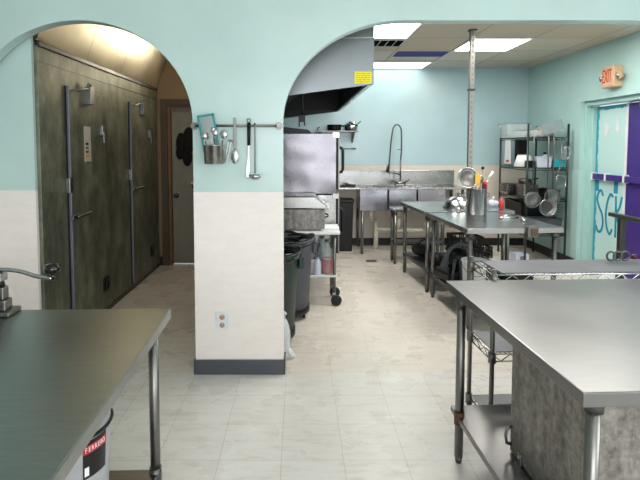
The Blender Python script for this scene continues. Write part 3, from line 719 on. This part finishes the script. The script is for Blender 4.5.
# middle pair of tables, end to end
A = R(4.5)
def mid(u, v): return (1.43 + u * cos(A) - v * sin(A), 4.04 + u * sin(A) + v * cos(A))
m2 = table('prep_table', 'nearer stainless steel table of the pair behind the wire cart', (1.43, 4.04, 0), A, .86, .975, .89, 'steel_top_mid',
           [(.05, .05), (.05, .93), (.81, .05), (.81, .93)], shelf=.25, shelf_mat='steel_dark')
p = mid(0, 1.06)
m1 = table('prep_table', 'farther stainless steel table of the pair, carrying a steel dome', (p[0], p[1], 0), A, 1.0, .92, .89, 'steel_top_mid',
           [(.05, .05), (.05, .87), (.95, .05), (.95, .87)], shelf=.25, shelf_mat='steel_dark')
t3 = table('side_table', 'low narrow steel table between the pair and the sink', (1.255, 6.36, 0), R(2), .72, .26, .75, 'steel',
           [(.04, .04), (.04, .22), (.68, .04), (.68, .22)], lip=.03, shelf=.3)
# pole rising in the slit between the two middle tables
p = mid(.462, 1.018)
pl = thing('ceiling_pole', 'slim perforated metal pole from floor to ceiling behind steel pot', 'pole', (p[0], p[1], 0))
MB().box((-.024, -.024, .004), (.024, .024, CZ - .002)).build('post', 'steel_leg', pl, bevel=.003)
MB().box((-.035, -.035, 0), (.035, .035, .01)).box((-.035, -.035, CZ - .015), (.035, .035, CZ - .001)).build('flange', 'steel_dark', pl)
for k in range(24): MB().box((-.006, -.0248, 1.40 + k * .058), (.006, -.0235, 1.425 + k * .058)).build('slot', 'cardboard', pl)
MB().box((-.03, -.03, 2.17), (.03, .03, 2.19)).build('joint_band', 'black', pl)

# pot with utensils on the nearer middle table
T = .89
PX, PY = 1.83, 4.925
pt = thing('utensil_pot', 'tall cylindrical steel pot holding kitchen utensils on table', 'pot', (PX, PY, T + .001))
MB().lathe([(.095, 0), (.100, .005), (.100, .262), (.105, .268), (.096, .268), (.092, .01)], seg=40).build('body', 'steel_pot', pt)
for s in (-1, 1): MB().tube([(s * .1, 0, .22), (s * .13, 0, .215), (s * .13, 0, .18), (s * .1, 0, .175)], .006, 8).build('handle', 'steel_leg', pt)
def inpot(name, label, cat, dx, dy, lean, L): return thing(name, label, cat, (PX + dx, PY + dy, T + .02), group='utensils in the steel pot'), (lean, L)
t, _ = inpot('colander', 'round steel strainer with yellow spatula in front, in steel pot', 'strainer', -.05, .01, 0, 0)
mm = Matrix.Translation((-.045, -.02, .355)) @ Matrix.Rotation(R(80), 4, 'X')
MB().lathe([(.02, -.03), (.07, -.02), (.10, 0), (.10, .004), (.07, -.015), (.02, -.025)], m=mm, seg=32).build('mesh_bowl', 'steel_leg', t)
MB().tube([(mm @ Vector((.103 * cos(q), .103 * sin(q), 0))) for q in [2 * pi * k / 32 for k in range(32)]], .006, 8, closed=True).build('rim', 'steel_polished', t)
MB().cyl((0, 0, 0), (-.02, -.01, .26), .006).build('handle', 'steel_leg', t)
t, _ = inpot('spatula', 'yellow silicone spatula in the steel pot', 'spatula', -.01, -.05, 0, 0)
MB().box((-.028, -.006, .30), (.028, .006, .40)).build('head', 'yellow_plastic', t, bevel=.008)
MB().cyl((0, 0, 0), (0, 0, .31), .006).build('handle', 'yellow_plastic', t)
t, _ = inpot('ladle', 'shiny round ladle head rising from the steel pot', 'ladle', .0, -.01, 0, 0)
MB().cyl((0, 0, 0), (.01, 0, .30), .006).build('handle', 'steel_leg', t)
MB().sphere((.015, -.0, .345), .05, 1, .6, 1).build('bowl', 'steel_polished', t)
t, _ = inpot('knife', 'black handled tool leaning right out of steel pot', 'utensil', .05, 0, 0, 0)
MB().tube([(-.02, 0, 0), (.06, 0, .34)], .007).build('shaft', 'steel_polished', t)
MB().tube([(.06, 0, .34), (.115, 0, .42)], [.009, .013]).build('handle', 'white', t)
t, _ = inpot('whisk', 'thin utensil with small black knob standing in steel pot', 'utensil', .04, .03, 0, 0)
MB().tube([(-.02, 0, 0), (.03, 0, .45)], .004, 8).build('shaft', 'steel_leg', t); MB().sphere((.03, 0, .455), .017).build('knob', 'black', t)
for i, (dx, dy, cc, lb) in enumerate(((.065, -.045, 'red', 'red handled utensil at the front right of steel pot'), (.03, -.06, 'berry', 'dark red handled utensil in the middle of steel pot'), (.075, .02, 'red', 'red handled utensil at the back right of steel pot'))):
    t, _ = inpot('red_handle_utensil', lb, 'utensil', dx, dy, 0, 0)
    MB().tube([(0, 0, 0), (.01, 0, .24)], .005, 8).build('shaft', 'steel_leg', t)
    MB().tube([(.01, 0, .24), (.015, 0, .32)], [.012, .014], 10).build('grip', cc, t)
dm = thing('dome_cover', 'shiny steel dome cover lying left of the steel pot', 'dome', (1.80, 5.40, T + .001))
MB().lathe([(.165, 0), (.168, .006), (.155, .04), (.13, .085), (.09, .12), (.04, .138), (.005, .142)], seg=48, caps=True).build('cover', 'steel_polished', dm)
MB().lathe([(.012, .138), (.01, .155), (.02, .165), (.012, .175), (.002, .176)], seg=16).build('knob', 'steel_leg', dm)
p = mid(.57, 0)
cm = thing('edge_clamp', 'small square clamp fixed to front edge of nearer middle table', 'clamp', (p[0], p[1] - .001, T), A)
MB().box((-.05, -.03, -.075), (.045, -.004, .012)).box((-.05, -.03, .003), (.045, .05, .014)).build('bracket', 'steel_leg', cm, bevel=.003)
MB().box((-.025, -.038, -.065), (.035, -.030, 0.0)).build('pad', 'cardboard', cm, bevel=.003)
for i, (u, v, lb) in enumerate(((.66, .55, 'steel tongs lying at the back right of middle table'), (.73, .42, 'bent steel tongs lying near right edge of middle table'))):
    p = mid(u, v); t = thing('tongs', lb, 'tongs', (p[0], p[1], T + .002), R(20 + i * 50))
    MB().tube([(-.11, 0, .004), (0, .015, .03), (.1, .01, .02)], .007, 8).build('arm', 'steel_polished', t)
    MB().tube([(-.11, 0, .004), (0, -.02, .008), (.1, -.02, .006)], .007, 8).build('arm', 'steel_polished', t)

# under the middle tables
p = mid(.215, .72)
mc = thing('floor_machine', 'black and grey machine with curved handle on table undershelf', 'machine', (p[0], p[1], .252), A + R(10))
MB().box((-.17, -.14, .0), (.16, .16, .10)).build('base', 'black', mc, bevel=.02)
MB().sphere((.03, .02, .20), .12, 1.1, 1.0, .95).build('motor_housing', 'black', mc)
MB().tube(arc((-.04, .24), .14, R(-10), R(200), 14, 'xz', -.11), .020, 10).build('handle', 'grey_plastic', mc)
for s in (-1, 1): MB().tube([(-.10 + s * .05, -.16, .0), (-.08 + s * .03, -.14, .24)], .014, 8).build('strut', 'grey_plastic', mc)
MB().tube(smooth([(-.1, .05, .30), (-.02, .02, .37), (.06, .04, .33), (.12, .0, .36), (.16, .02, .22)], 4), .012, 8).build('cord', 'rubber', mc)
MB().box((.05, -.155, .03), (.09, -.142, .08)).build('switch_label', 'white', mc)
p = mid(.13, .20)
bk = thing('white_bucket', 'white plastic bucket on undershelf behind the table leg', 'bucket', (p[0] + .035, p[1] + .02, .252))
MB().lathe([(.085, 0), (.09, .005), (.105, .30), (.112, .305), (.112, .32), (.10, .32), (.085, .01)], seg=32).build('body', 'white', bk)
MB().tube([(.11 * cos(q), -.01 - .09 * abs(sin(q)), .28 - .09 * sin(q)) for q in [R(10 * k) for k in range(0, 19)]], .003, 6).build('handle', 'steel_leg', bk)
p = mid(.62, .45)
t = thing('black_tub', 'black plastic tub on the nearer table undershelf', 'tub', (p[0], p[1], .252), A)
MB().box((-.13, -.2, 0), (.13, .2, .012)).box((-.13, -.2, .012), (-.12, .2, .17)).box((.12, -.2, .012), (.13, .2, .17)).box((-.12, -.2, .012), (.12, -.19, .17)).box((-.12, .19, .012), (.12, .2, .17)).build('body', 'black', t, bevel=.004)
MB().box((-.14, -.21, .165), (.14, -.2, .18)).box((-.14, .2, .165), (.14, .21, .18)).build('rim', 'black', t)
def crate(label, loc, rz=0, w_=.16, d_=.16, h_=.26, mat='black'):
    t = thing('milk_crate', label, 'crate', loc, rz)
    m = MB()
    m.box((-w_, -d_, 0), (w_, d_, .012))
    for zz in (0.012, h_ * .45, h_ - .03):
        m.box((-w_, -d_, zz), (w_, -d_ + .01, zz + .03)).box((-w_, d_ - .01, zz), (w_, d_, zz + .03)).box((-w_, -d_ + .01, zz), (-w_ + .01, d_ - .01, zz + .03)).box((w_ - .01, -d_ + .01, zz), (w_, d_ - .01, zz + .03))
    n_ = 7
    for k in range(n_):
        x = -w_ + .006 + (2 * w_ - .022) * k / (n_ - 1)
        for y in (-d_ + .001, d_ - .009): m.box((x, y, .01), (x + .011, y + .008, h_))
        y = -d_ + .006 + (2 * d_ - .022) * k / (n_ - 1)
        for x in (-w_ + .001, w_ - .009): m.box((x, y, .01), (x + .008, y + .011, h_))
    m.build('lattice', mat, t)
    MB().box((-w_ * .35, -d_ - .003, h_ - .028), (w_ * .35, -d_ + .0, h_ - .006)).build('hand_hold', 'grey_plastic', t)
    return t
p = mid(.64, 1.5); crate('black lattice crate on the farther table undershelf', (p[0], p[1], .252), A, h_=.30)
p = mid(.20, 1.68)
t = thing('black_bag', 'slumped black bag on the farther table undershelf', 'bag', (p[0], p[1], .252), A)
MB().sphere((0, 0, .075), .10, 1.1, 1.3, .72).sphere((.05, -.05, .10), .06, 1.2, 1, .9).sphere((-.05, .06, .09), .07, 1, 1, 1.1).build('bag_body', 'cloth_black', t)
MB().tube(arc((0, .16), .06, 0, pi, 10, 'xz', -.05), .010, 8).build('strap', 'black', t)
t = thing('wire_basket', 'grey wire basket of small parts beside the black bag', 'basket', (mid(.22, 1.36)[0], mid(.22, 1.36)[1], .252), A)
MB().lathe([(.07, 0), (.10, .10), (.105, .105), (.098, .105), (.066, .006)], seg=24).build('bowl', 'steel_leg', t)
crate('low black slotted base on the floor by the back wall', (2.62, 6.85, 0), 0, .13, .12, .16)
t = thing('steel_stand', 'pair of upright steel tubes on a black foot by back wall', 'stand', (2.60, 7.15, 0))
MB().box((-.14, -.08, 0), (.14, .08, .03)).build('foot', 'black', t, bevel=.005)
for x in (-.07, .05): MB().cyl((x, 0, .03), (x, 0, .72), .026).build('tube', 'steel_leg', t)
MB().box((-.12, -.06, .72), (.10, .06, .75)).build('top_plate', 'steel_dark', t)
t = thing('floor_box', 'small open grey carton with blue print on the kitchen floor', 'box', (3.02, 6.50, 0), R(4))
MB().box((-.09, -.08, 0), (.09, .08, .01)).box((-.09, -.08, .01), (-.084, .08, .13)).box((.084, -.08, .01), (.09, .08, .13)).box((-.084, -.08, .01), (.084, -.074, .13)).box((-.084, .074, .01), (.084, .08, .13)).build('carton', 'lavender', t)
MB().box((-.03, -.082, .03), (.05, -.0805, .10)).build('print', 'gasket', t)
tag(MB().lathe([(.03, 0), (.036, .004), (.042, .11), (.04, .112)], seg=20, caps=True).build('red_cup', 'red', loc=(3.03, 7.15, .925)), 'red cup on rack shelf beside white bag', 'cup') if False else None

# ================================================================== WIRE RACK in the corner
RX0, RX1, RY0, RY1 = 3.0, 3.525, 6.3, 7.15
rk = thing('wire_rack', 'dark green wire shelving rack in the kitchen corner', 'rack', (RX0, RY0, 0))
rw, rd = RX1 - RX0, RY1 - RY0
for (x, y) in ((0, 0), (rw, 0), (0, rd), (rw, rd)): MB().cyl((x, y, 0), (x, y, 1.878), .0135).build('post', 'rack_green', rk)
SH = (.43, .885, 1.30, 1.70)
for z in SH:
    m = MB()
    for zz in (z, z - .03):
        m.cyl((0, 0, zz), (rw, 0, zz), .005, seg=8).cyl((0, rd, zz), (rw, rd, zz), .005, seg=8).cyl((0, 0, zz), (0, rd, zz), .005, seg=8).cyl((rw, 0, zz), (rw, rd, zz), .005, seg=8)
    for k in range(1, 22): m.cyl((rw * k / 22, 0, z), (rw * k / 22, rd, z), .0022, seg=6)
    for y in (0, rd):
        pts = [(rw * k / 12, y, z - (.03 if k % 2 else 0)) for k in range(13)]
        m.tube(pts, .0025, 6)
    for x in (0, rw):
        pts = [(x, rd * k / 18, z - (.03 if k % 2 else 0)) for k in range(19)]
        m.tube(pts, .0025, 6)
    m.build('wire_shelf', 'rack_green', rk)
def tub(name, label, cat, loc, sx, sy, h_, mat, rim=None, rz=0, taper=.9, group=None):
    t = thing(name, label, cat, loc, rz, group)
    m = MB(); tk = .006
    def fr(s, z): return [(-sx * s, -sy * s, z), (sx * s, -sy * s, z), (sx * s, sy * s, z), (-sx * s, sy * s, z)]
    o0, o1, i1, i0 = ([m.bm.verts.new(p) for p in fr(s, z)] for s, z in ((taper, 0), (1, h_), (1 - tk / sx, h_), (taper - tk / sx, tk)))
    for A_, B_ in ((o0, o1), (o1, i1), (i1, i0)):
        for k in range(4): m.bm.faces.new((A_[k], A_[(k + 1) % 4], B_[(k + 1) % 4], B_[k]))
    m.bm.faces.new(o0[::-1]); m.bm.faces.new(i0)
    m.build('body', mat, t, bevel=.004)
    MB().tube(fr(1.01, h_), .006, 8, closed=True).build('rim', rim or mat, t)
    return t
z4 = 1.706
tub('clear_tub', 'large clear plastic tub on left of the rack top shelf', 'tub', (3.12, 6.98, z4), .17, .15, .20, 'clear', 'clear_edge')
tub('clear_tub', 'smaller clear plastic tub at the front left of rack top shelf', 'tub', (3.085, 6.55, z4), .075, .20, .10, 'clear', 'clear_edge')
t = thing('leaning_clear_lid', 'clear plastic lid leaning at an angle on rack top', 'sheet', (3.38, 6.365, z4 + .06))  # clear lid, modelled as a flat plate
MB().box((-.14, -.003, 0), (.14, .003, .15), Matrix.Rotation(R(-14), 4, 'Y') @ Matrix.Rotation(R(-10), 4, 'X')).build('sheet', 'clear_edge', t)
t = thing('grey_dome_basket', 'rounded grey mesh basket on the rack top shelf', 'basket', (3.32, 6.57, z4))
MB().lathe([(.14, 0), (.145, .02), (.13, .09), (.09, .13), (.03, .15), (.005, .152)], seg=32, caps=True).build('dome', simple('grey_mesh_plastic', (150, 150, 148), .5), t)
MB().tube([(.146 * cos(q), .146 * sin(q), .01) for q in [2 * pi * k / 32 for k in range(32)]], .006, 8, closed=True).build('rim', 'steel_leg', t)
MB().box((-.17, -.165, .06), (-.11, -.16, .10)).build('price_card', 'paper', t) if False else None
tub('flat_grey_tray', 'flat grey tray under the leaning lid on rack top', 'tray', (3.40, 6.90, z4), .10, .2, .06, 'grey_plastic')
# second shelf
z3 = 1.306
t = thing('coffee_filters', 'stack of white paper filters flaring upward on rack shelf', 'paper filters', (3.10, 6.62, z3))
MB().lathe([(.125, 0), (.13, .005), (.085, .15), (.082, .15)], seg=28, caps=True).build('stack', 'paper', t)
MB().lathe([(.08, .15), (.078, .16), (.05, .162)], seg=28, caps=True).build('top_sheets', 'paper', t)
tag(MB().box((-.05, -.05, 0), (.05, .05, .09)).build('black_box', 'black', loc=(3.08, 6.40, z3), bevel=.004), 'small black box in front of white paper filters', 'box')
tag(MB().lathe([(.036, 0), (.038, .004), (.038, .075), (.03, .09), (.03, .10)], seg=20, caps=True).build('blue_jar', 'blue', loc=(3.30, 6.62, z3)), 'bright blue jar on the second rack shelf', 'jar')
tag(MB().box((-.035, -.04, 0), (.035, .04, .095)).build('blue_carton', 'blue', loc=(3.055, 6.345 - .005, z3) if False else (3.062 + .04, 6.34, z3) if False else (3.075, 6.24 + .14, z3 + .09) if False else (3.045 + .22, 6.72, z3), bevel=.003), 'blue carton at the back of the second rack shelf', 'carton')
tub('white_bin', 'pale lavender plastic bin on the second rack shelf', 'bin', (3.24, 6.40, z3), .10, .07, .14, 'lavender')
tub('teal_bin', 'teal plastic bin on the right of second rack shelf', 'bin', (3.435, 6.40, z3), .08, .07, .095, 'cyan')
t = thing('white_bottle', 'small white bottle with black cap behind the teal bin', 'bottle', (3.36, 6.56, z3))
MB().lathe([(.035, 0), (.035, .14), (.015, .17)], seg=20, caps=True).build('body', 'white', t); MB().cyl((0, 0, .17), (0, 0, .20), .02).build('cap', 'black', t)
t = thing('hanging_sheet', 'white laminated sheet hanging on the left of rack', 'sheet', (2.975, 6.85, 1.34))
MB().prism([(-.10, 0), (.10, .0), (.08, .33), (-.08, .33)], 'x', -.003, .003).build('sheet', 'paper', t)
MB().box((-.005, -.06, .02), (-.003, .04, .05)).build('red_mark', 'red', t)
for i, x in enumerate((3.16, 3.25)):
    t = thing('black_apron', ['black cloth hanging inside rack, left of two', 'black cloth hanging inside rack, right of two'][i], 'cloth', (x, 6.93, 1.31), group='black cloths in the rack')
    m = MB(); P_ = [(-.045 + .015 * k, .012 * sin(k * 1.7)) for k in range(7)]
    m.prism(P_ + [(a_, b_ + .006) for a_, b_ in P_[::-1]], 'z', 0.02, .375); m.build('cloth', 'cloth_black', t)
# third shelf: pan stacks, red cup, white bag
z2 = .891
for i, (x, y, n_, lb) in enumerate(((3.07, 6.95, 5, 'rear stack on third rack shelf'), (3.10, 6.50, 6, 'front stack on third rack shelf'))):
    for k in range(n_):
        tub('steel_pan', ['lowest', 'second', 'third', 'fourth', 'fifth', 'sixth'][k] + ' steel pan from the bottom, ' + lb, 'pan', (x, y, z2 + k * .027), .085 if i else .10, .14, .045, 'steel', rz=0, taper=.80, group='stacked steel pans on the rack')
t = thing('saucepan', 'steel saucepan with long black handle tilted on pan stack', 'saucepan', (3.11, 6.60, z2 + .188), R(-50))
MB().lathe([(.07, 0), (.08, .01), (.082, .06), (.078, .06), (.068, .01)], seg=24).build('bowl', 'steel_dark', t)
MB().tube([(.08, 0, .05), (.18, 0, .075)], [.008, .012], 8).build('handle', 'black', t)
tub('black_bin', 'large black bin on the bottom rack shelf at the back', 'bin', (3.26, 6.80, .436), .22, .26, .38, 'black', taper=.92)
tub('bus_tub', 'grey plastic bus tub at the front of bottom rack shelf', 'tub', (3.27, 6.43, .436), .225, .10, .185, 'grey_plastic', taper=.94)
tub('black_tray', 'black tray at the right of the third rack shelf', 'tray', (3.41, 6.62, z2), .09, .22, .10, 'black')
t = thing('dish_rack_basket', 'light grey basket on the rack third shelf behind hanging skimmers', 'basket', (3.27, 6.9, z2), 0)
MB().box((-.05, -.1, 0), (.05, .1, .20)).build('body', 'grey_plastic', t, bevel=.01)
MB().box((-.053, -.104, .19), (.053, .104, .21)).build('rim', 'steel_leg', t)
p = mid(.925, 1.22)
t = thing('red_cup', 'red cup at right edge of the farther middle table', 'cup', (p[0], p[1], .892))
MB().lathe([(.020, 0), (.022, .004), (.025, .11), (.023, .11)], seg=20, caps=True).build('body', 'red', t)
p = mid(.92, 1.42)
t = thing('white_bag', 'small crumpled white bag behind the red cup on table', 'bag', (p[0], p[1], .892))
MB().sphere((0, 0, .042), .045, 1, .8, .9, 10).sphere((.05, .02, .035), .036, 1.1, .8, .9, 10).build('bag_body', 'lavender', t); MB().tube([(0, 0, .075), (.01, 0, .10), (.02, 0, .11)], [.015, .008, .016], 8).build('knot', 'bag', t)
# hanging skimmers on the rack front
for i, (px, ytop, yb, rr, lb, fl_) in enumerate(((534, 137, 200, .105, 'round mesh skimmer hanging leftmost on the rack', 0), (546.5, 137, 207, .11, 'steel frying ladle hanging lowest on the rack front', 1), (554, 137, 197, .105, 'round mesh skimmer hanging third from left on rack', 0))):
    X_ = (px - 299) / 480 * 6.25; zb = 1.6 - (yb - 145.2) / 480 * 6.25
    yy = (6.262, 6.205, 6.262)[i]
    t = thing('skimmer', lb, 'skimmer', (X_, yy, zb), group='long handled skimmers hanging on the rack')
    MB().tube([(0, .0, rr * .95), (0, 0, 1.69 - zb), (0, .012, 1.712 - zb), (0, RY0 - yy + .006, 1.716 - zb), (0, RY0 - yy + .01, 1.70 - zb)], .0095, 8).build('handle', 'steel_leg', t)
    mm = Matrix.Rotation(R(90), 4, 'X')
    if fl_: MB().lathe([(.07, -.0), (.085, .01), (rr, .03), (rr + .002, .033), (rr - .006, .033), (.07, .008)], m=mm, seg=32).build('bowl', 'steel_leg', t)
    else: MB().lathe([(.01, -.022), (.06, -.012), (rr, .0), (rr, .004), (.06, -.008), (.01, -.018)], m=mm, seg=32).build('mesh', simple('wire_mesh_grey', (118, 122, 122), .45, .6, .2, 60, .3), t)
    MB().tube([(rr * cos(q), -.033 if fl_ else -.002, rr * sin(q)) for q in [2 * pi * k / 36 for k in range(36)]], .005, 8, closed=True).build('rim', 'steel_polished' if fl_ else 'steel_leg', t)
t = thing('wire_strainer', 'long wire strainer with square loop end hanging rightmost', 'strainer', ((561 - 299) / 480 * 6.25, 6.262, 1.10), group='long handled skimmers hanging on the rack')
MB().tube([(.01, 0, .615), (.012, 0, .3), (-.01, 0, .18), (-.06, -.01, .10)], .007, 8).build('handle', 'steel_leg', t)
MB().tube([(-.055, -.01, -.04), (.07, -.01, -.04), (.075, -.01, .10), (-.055, -.01, .10)], .006, 8, closed=True).build('loop_frame', 'steel_polished', t)
MB().tube([(.0 + .05 * cos(q), -.012, .03 + .06 * sin(q)) for q in [2 * pi * k / 24 for k in range(24)]], .004, 8, closed=True).build('inner_loop', 'steel_leg', t)
t = thing('wire_whisk', 'balloon whisk hanging from rack shelf above the teal bin', 'whisk', (3.485, 6.262, 1.48), group='long handled skimmers hanging on the rack')
MB().cyl((0, 0, .10), (0, 0, .24), .008).build('handle', 'steel_leg', t)
m = MB()
for q in range(4):
    m.tube([(.045 * sin(t_) * cos(q * pi / 4), .045 * sin(t_) * sin(q * pi / 4) * .3, .02 + .09 * cos(t_)) for t_ in [2 * pi * k / 20 for k in range(20)]], .0022, 6, closed=True)
m.build('wires', 'steel_polished', t)

# ================================================================== EXIT SIGN
ex = thing('exit_sign', 'beige illuminated style EXIT sign with side lamps above door', 'sign', (XR - .001, 5.50, 2.372))
MB().box((-.10, -.11, -.118), (0, .11, .118)).build('housing', 'exit_box', ex, bevel=.008)
MB().box((-.106, -.095, -.10), (-.10, .095, .10)).build('face_plate', 'exit_box', ex, bevel=.003)
text_mesh('lettering', 'EXIT', .135, 'exit_red', ex, (-.108, 0, 0), (R(90), 0, R(-90)), .002, .80)
o_ = ex.children[-1]
o_.scale = (.60, 1.6, 1)
for s, yy in ((1, .15), (-1, -.145)):
    m_ = Matrix.Translation((-.05, yy, .0)) @ Matrix.Rotation(R(-100), 4, 'Y')
    l_ = MB().lathe([(.02, -.03), (.042, 0), (.045, .03), (.040, .034)], m=m_, seg=20, caps=True).build('lamp_head', 'exit_box' if s < 0 else 'white', ex)
    MB().lathe([(.036, .034), (.02, .042), (.004, .044)], m=m_, seg=20).build('lens', 'steel_polished', l_)

# ================================================================== WIRE CART behind the right table
wc = thing('wire_cart', 'chrome wire shelving cart with grey liner behind right table', 'cart', (1.045, 2.535, 0), R(2.2))
cw, cdp = 1.3, .30
for (x, y) in ((0, 0), (cw, 0), (0, cdp), (cw, cdp)):
    pst = MB().cyl((x, y, .0), (x, y, .935), .0125).build('post', 'steel_leg', wc)
    for z in (.895, .47, .08): MB().cyl((x, y, z - .045), (x, y, z + .015), .021, .019).build('collar', 'steel_leg', pst)
for z in (.905, .47, .08):
    m = MB()
    for zz in (z, z - .04):
        for y in (0, cdp): m.cyl((0, y, zz), (cw, y, zz), .0042, seg=8)
        for x in (0, cw): m.cyl((x, 0, zz), (x, cdp, zz), .0042, seg=8)
    for y in (0, cdp): m.tube([(cw * k / 26, y, z - (.038 if k % 2 else .002)) for k in range(27)], .003, 6)
    for x in (0, cw): m.tube([(x, cdp * k / 6, z - (.038 if k % 2 else .002)) for k in range(7)], .003, 6)
    for k in range(1, 50): m.cyl((cw * k / 50, 0, z), (cw * k / 50, cdp, z), .0017, seg=5)
    s = m.build('wire_shelf', 'chrome', wc)
    MB().box((.05 if z > .9 else .015, .012, z + .004), (cw - .03, cdp - .01, z + .009)).build('shelf_liner', 'shelf_sheet', s)
# things resting on the cart's far right end
t = thing('red_bunch', 'bunch of dark red shiny beads at back of wire cart', 'bunch', (2.03, 2.775, .917))
random.seed(3); m = MB()
for k in range(26): m.sphere((random.uniform(-.06, .09), random.uniform(-.03, .03), random.uniform(.012, .055)), random.uniform(.010, .016), seg=10)
m.build('beads', 'berry', t)
t = thing('ring_coil', 'small coil of grey metal rings on back of wire cart', 'rings', (1.875, 2.79, .917))
m = MB()
for dx in (-.04, .0, .045): m.tube([(dx + .024 * cos(q), .004 * dx, .032 + .026 * sin(q)) for q in [2 * pi * k / 20 for k in range(20)]], .006, 8, closed=True)
m.build('rings', 'steel_dark', t)
# rail on a post further back
t = thing('guard_rail', 'dull steel rail on a post standing before purple door', 'rail', (3.20, 4.72, 0))
MB().box((-.03, -1.2, .875), (.03, .17, .915)).build('top_bar', 'steel_leg', t, bevel=.003)
for y in (0, -1.05):
    MB().box((-.028, y - .028, .01), (.028, y + .028, .875)).build('post', 'steel_dark', t, bevel=.003); MB().box((-.06, y - .06, 0), (.06, y + .06, .012)).build('base_plate', 'steel_dark', t)

# ================================================================== BIN under the right table
bx = thing('metal_bin', 'large mottled galvanised steel bin under the right table', 'bin', (.955, 1.50, .247), R(2.2))
MB().box((0, 0, .0), (1.0, .56, .59)).build('body', 'mottled', bx, bevel=.012)
MB().tube([(0, .54, .12), (-.02, .54, .115), (-.026, .54, .08), (-.02, .54, .045), (0, .54, .04)], .007, 8).build('handle', 'steel_leg', bx)
MB().box((-.010, .44, .0), (0, .47, .05)).cyl((-.016, .455, .035), (-.002, .455, .035), .008, seg=10).build('latch', 'hinge', bx, bevel=.003)

# ================================================================== LEFT TABLE: can opener, bucket
co = thing('can_opener', 'table mounted metal can opener with crank and black knob', 'can opener', (-1.282, 1.985, .892), R(2))
MB().box((-.09, -.05, 0), (.085, .05, .018)).build('base_plate', 'steel_leg', co, bevel=.004)
MB().box((-.055, -.028, .018), (.06, .028, .062)).box((-.045, -.022, .062), (.05, .022, .115)).cyl((-.02, -.03, .05), (-.02, -.045, .05), .018).cyl((.03, -.03, .045), (.03, -.042, .045), .014).build('body', 'steel_leg', co, bevel=.005)
MB().cyl((.0, 0, .115), (0, 0, .14), .042, .036, seg=24).build('collar', 'black', co)
MB().box((-.03, -.028, .138), (.045, .028, .178)).build('head', 'steel', co, bevel=.006)
MB().cyl((.005, -.024, .08), (.005, -.038, .08), .022, seg=24).cyl((-.032, -.024, .09), (-.032, -.034, .09), .01).build('gear', 'steel_dark', co)
cr = MB().tube(smooth([(-.01, 0, .186), (.06, 0, .186), (.12, 0, .176), (.18, 0, .156), (.245, 0, .148)], 4), .0085, 10).build('crank_arm', 'steel_polished', co)
MB().cyl((.245, 0, .143), (.245, 0, .17), .009).lathe([(.012, 0), (.03, .008), (.034, .022), (.028, .038), (.012, .044), (.002, .045)], c=(.245, 0, .168), seg=24).build('knob', 'black_gloss', cr)
bu = thing('grey_bucket', 'light grey bucket with a black and red label under left table', 'bucket', (-.805, 1.60, .202))
MB().lathe([(.122, 0), (.126, .006), (.146, .45), (.146, .48), (.150, .485), (.15, .495), (.138, .495), (.12, .01)], seg=48).build('body', 'mottled', bu).data.materials[0] = simple('grey_bucket_plastic', (150, 152, 154), .4)
MB().tube([(.150 * cos(q), .150 * sin(q), .445) for q in [2 * pi * k / 48 for k in range(48)]], .006, 8, closed=True).build('rim_band', 'black', bu)
MB().tube([(.152 * cos(R(200 + 9 * k)), .152 * sin(R(200 + 9 * k)),   .43 - .14 * sin(pi * k / 12)) for k in range(13)], .003, 6).build('wire_handle', 'black', bu)
def curved(a0, a1, z0, z1, off, n=12):
    m = MB(); rows = []
    for z in (z0, z1):
        rad = .126 + (.146 - .126) * z / .45 + off
        rows.append([m.bm.verts.new((rad * cos(a0 + (a1 - a0) * k / n), rad * sin(a0 + (a1 - a0) * k / n), z)) for k in range(n + 1)])
    for k in range(n): m.bm.faces.new((rows[0][k], rows[0][k + 1], rows[1][k + 1], rows[1][k]))
    return m
lb = curved(R(-44), R(-6), .305, .432, .001).build('label', 'black', bu, solid=.0008)
curved(R(-44), R(-6), .390, .418, .0022).build('red_band', 'red', lb, solid=.0006)
curved(R(-42), R(-36), .315, .345, .0022).build('barcode', 'white', lb, solid=.0006)
ltr = MB()
for i, ch in enumerate('FERRERO'):
    cu = bpy.data.curves.new('t', 'FONT'); cu.body = ch; cu.size = .026; cu.extrude = .0004; cu.align_x = 'CENTER'; cu.align_y = 'CENTER'
    o = bpy.data.objects.new('t', cu); COL.objects.link(o); me = bpy.data.meshes.new_from_object(o.evaluated_get(bpy.context.evaluated_depsgraph_get())); bpy.data.objects.remove(o)
    ang = R(-40 + i * 4.6); rad = .1473
    me.transform(Matrix.Translation((rad * cos(ang), rad * sin(ang), .404)) @ Matrix.Rotation(ang + R(90), 4, 'Z') @ Matrix.Rotation(R(90), 4, 'X') @ Matrix.Diagonal((.62, .9, 1, 1)))
    ltr.bm.from_mesh(me)
ltr.build('lettering', 'white', lb)

# added front-room lamp (unseen, out of the frame, lights the near tables)
t = thing('ceiling_light', 'added unseen front room ceiling light above the camera', 'ceiling light', (.2, .9, 2.999))
MB().box((-.6, -.3, -.03), (.6, .3, -.001)).build('frame', 'white', t)
MB().box((-.57, -.27, -.034), (.57, .27, -.03)).build('diffuser', 'lamp_dim', t)
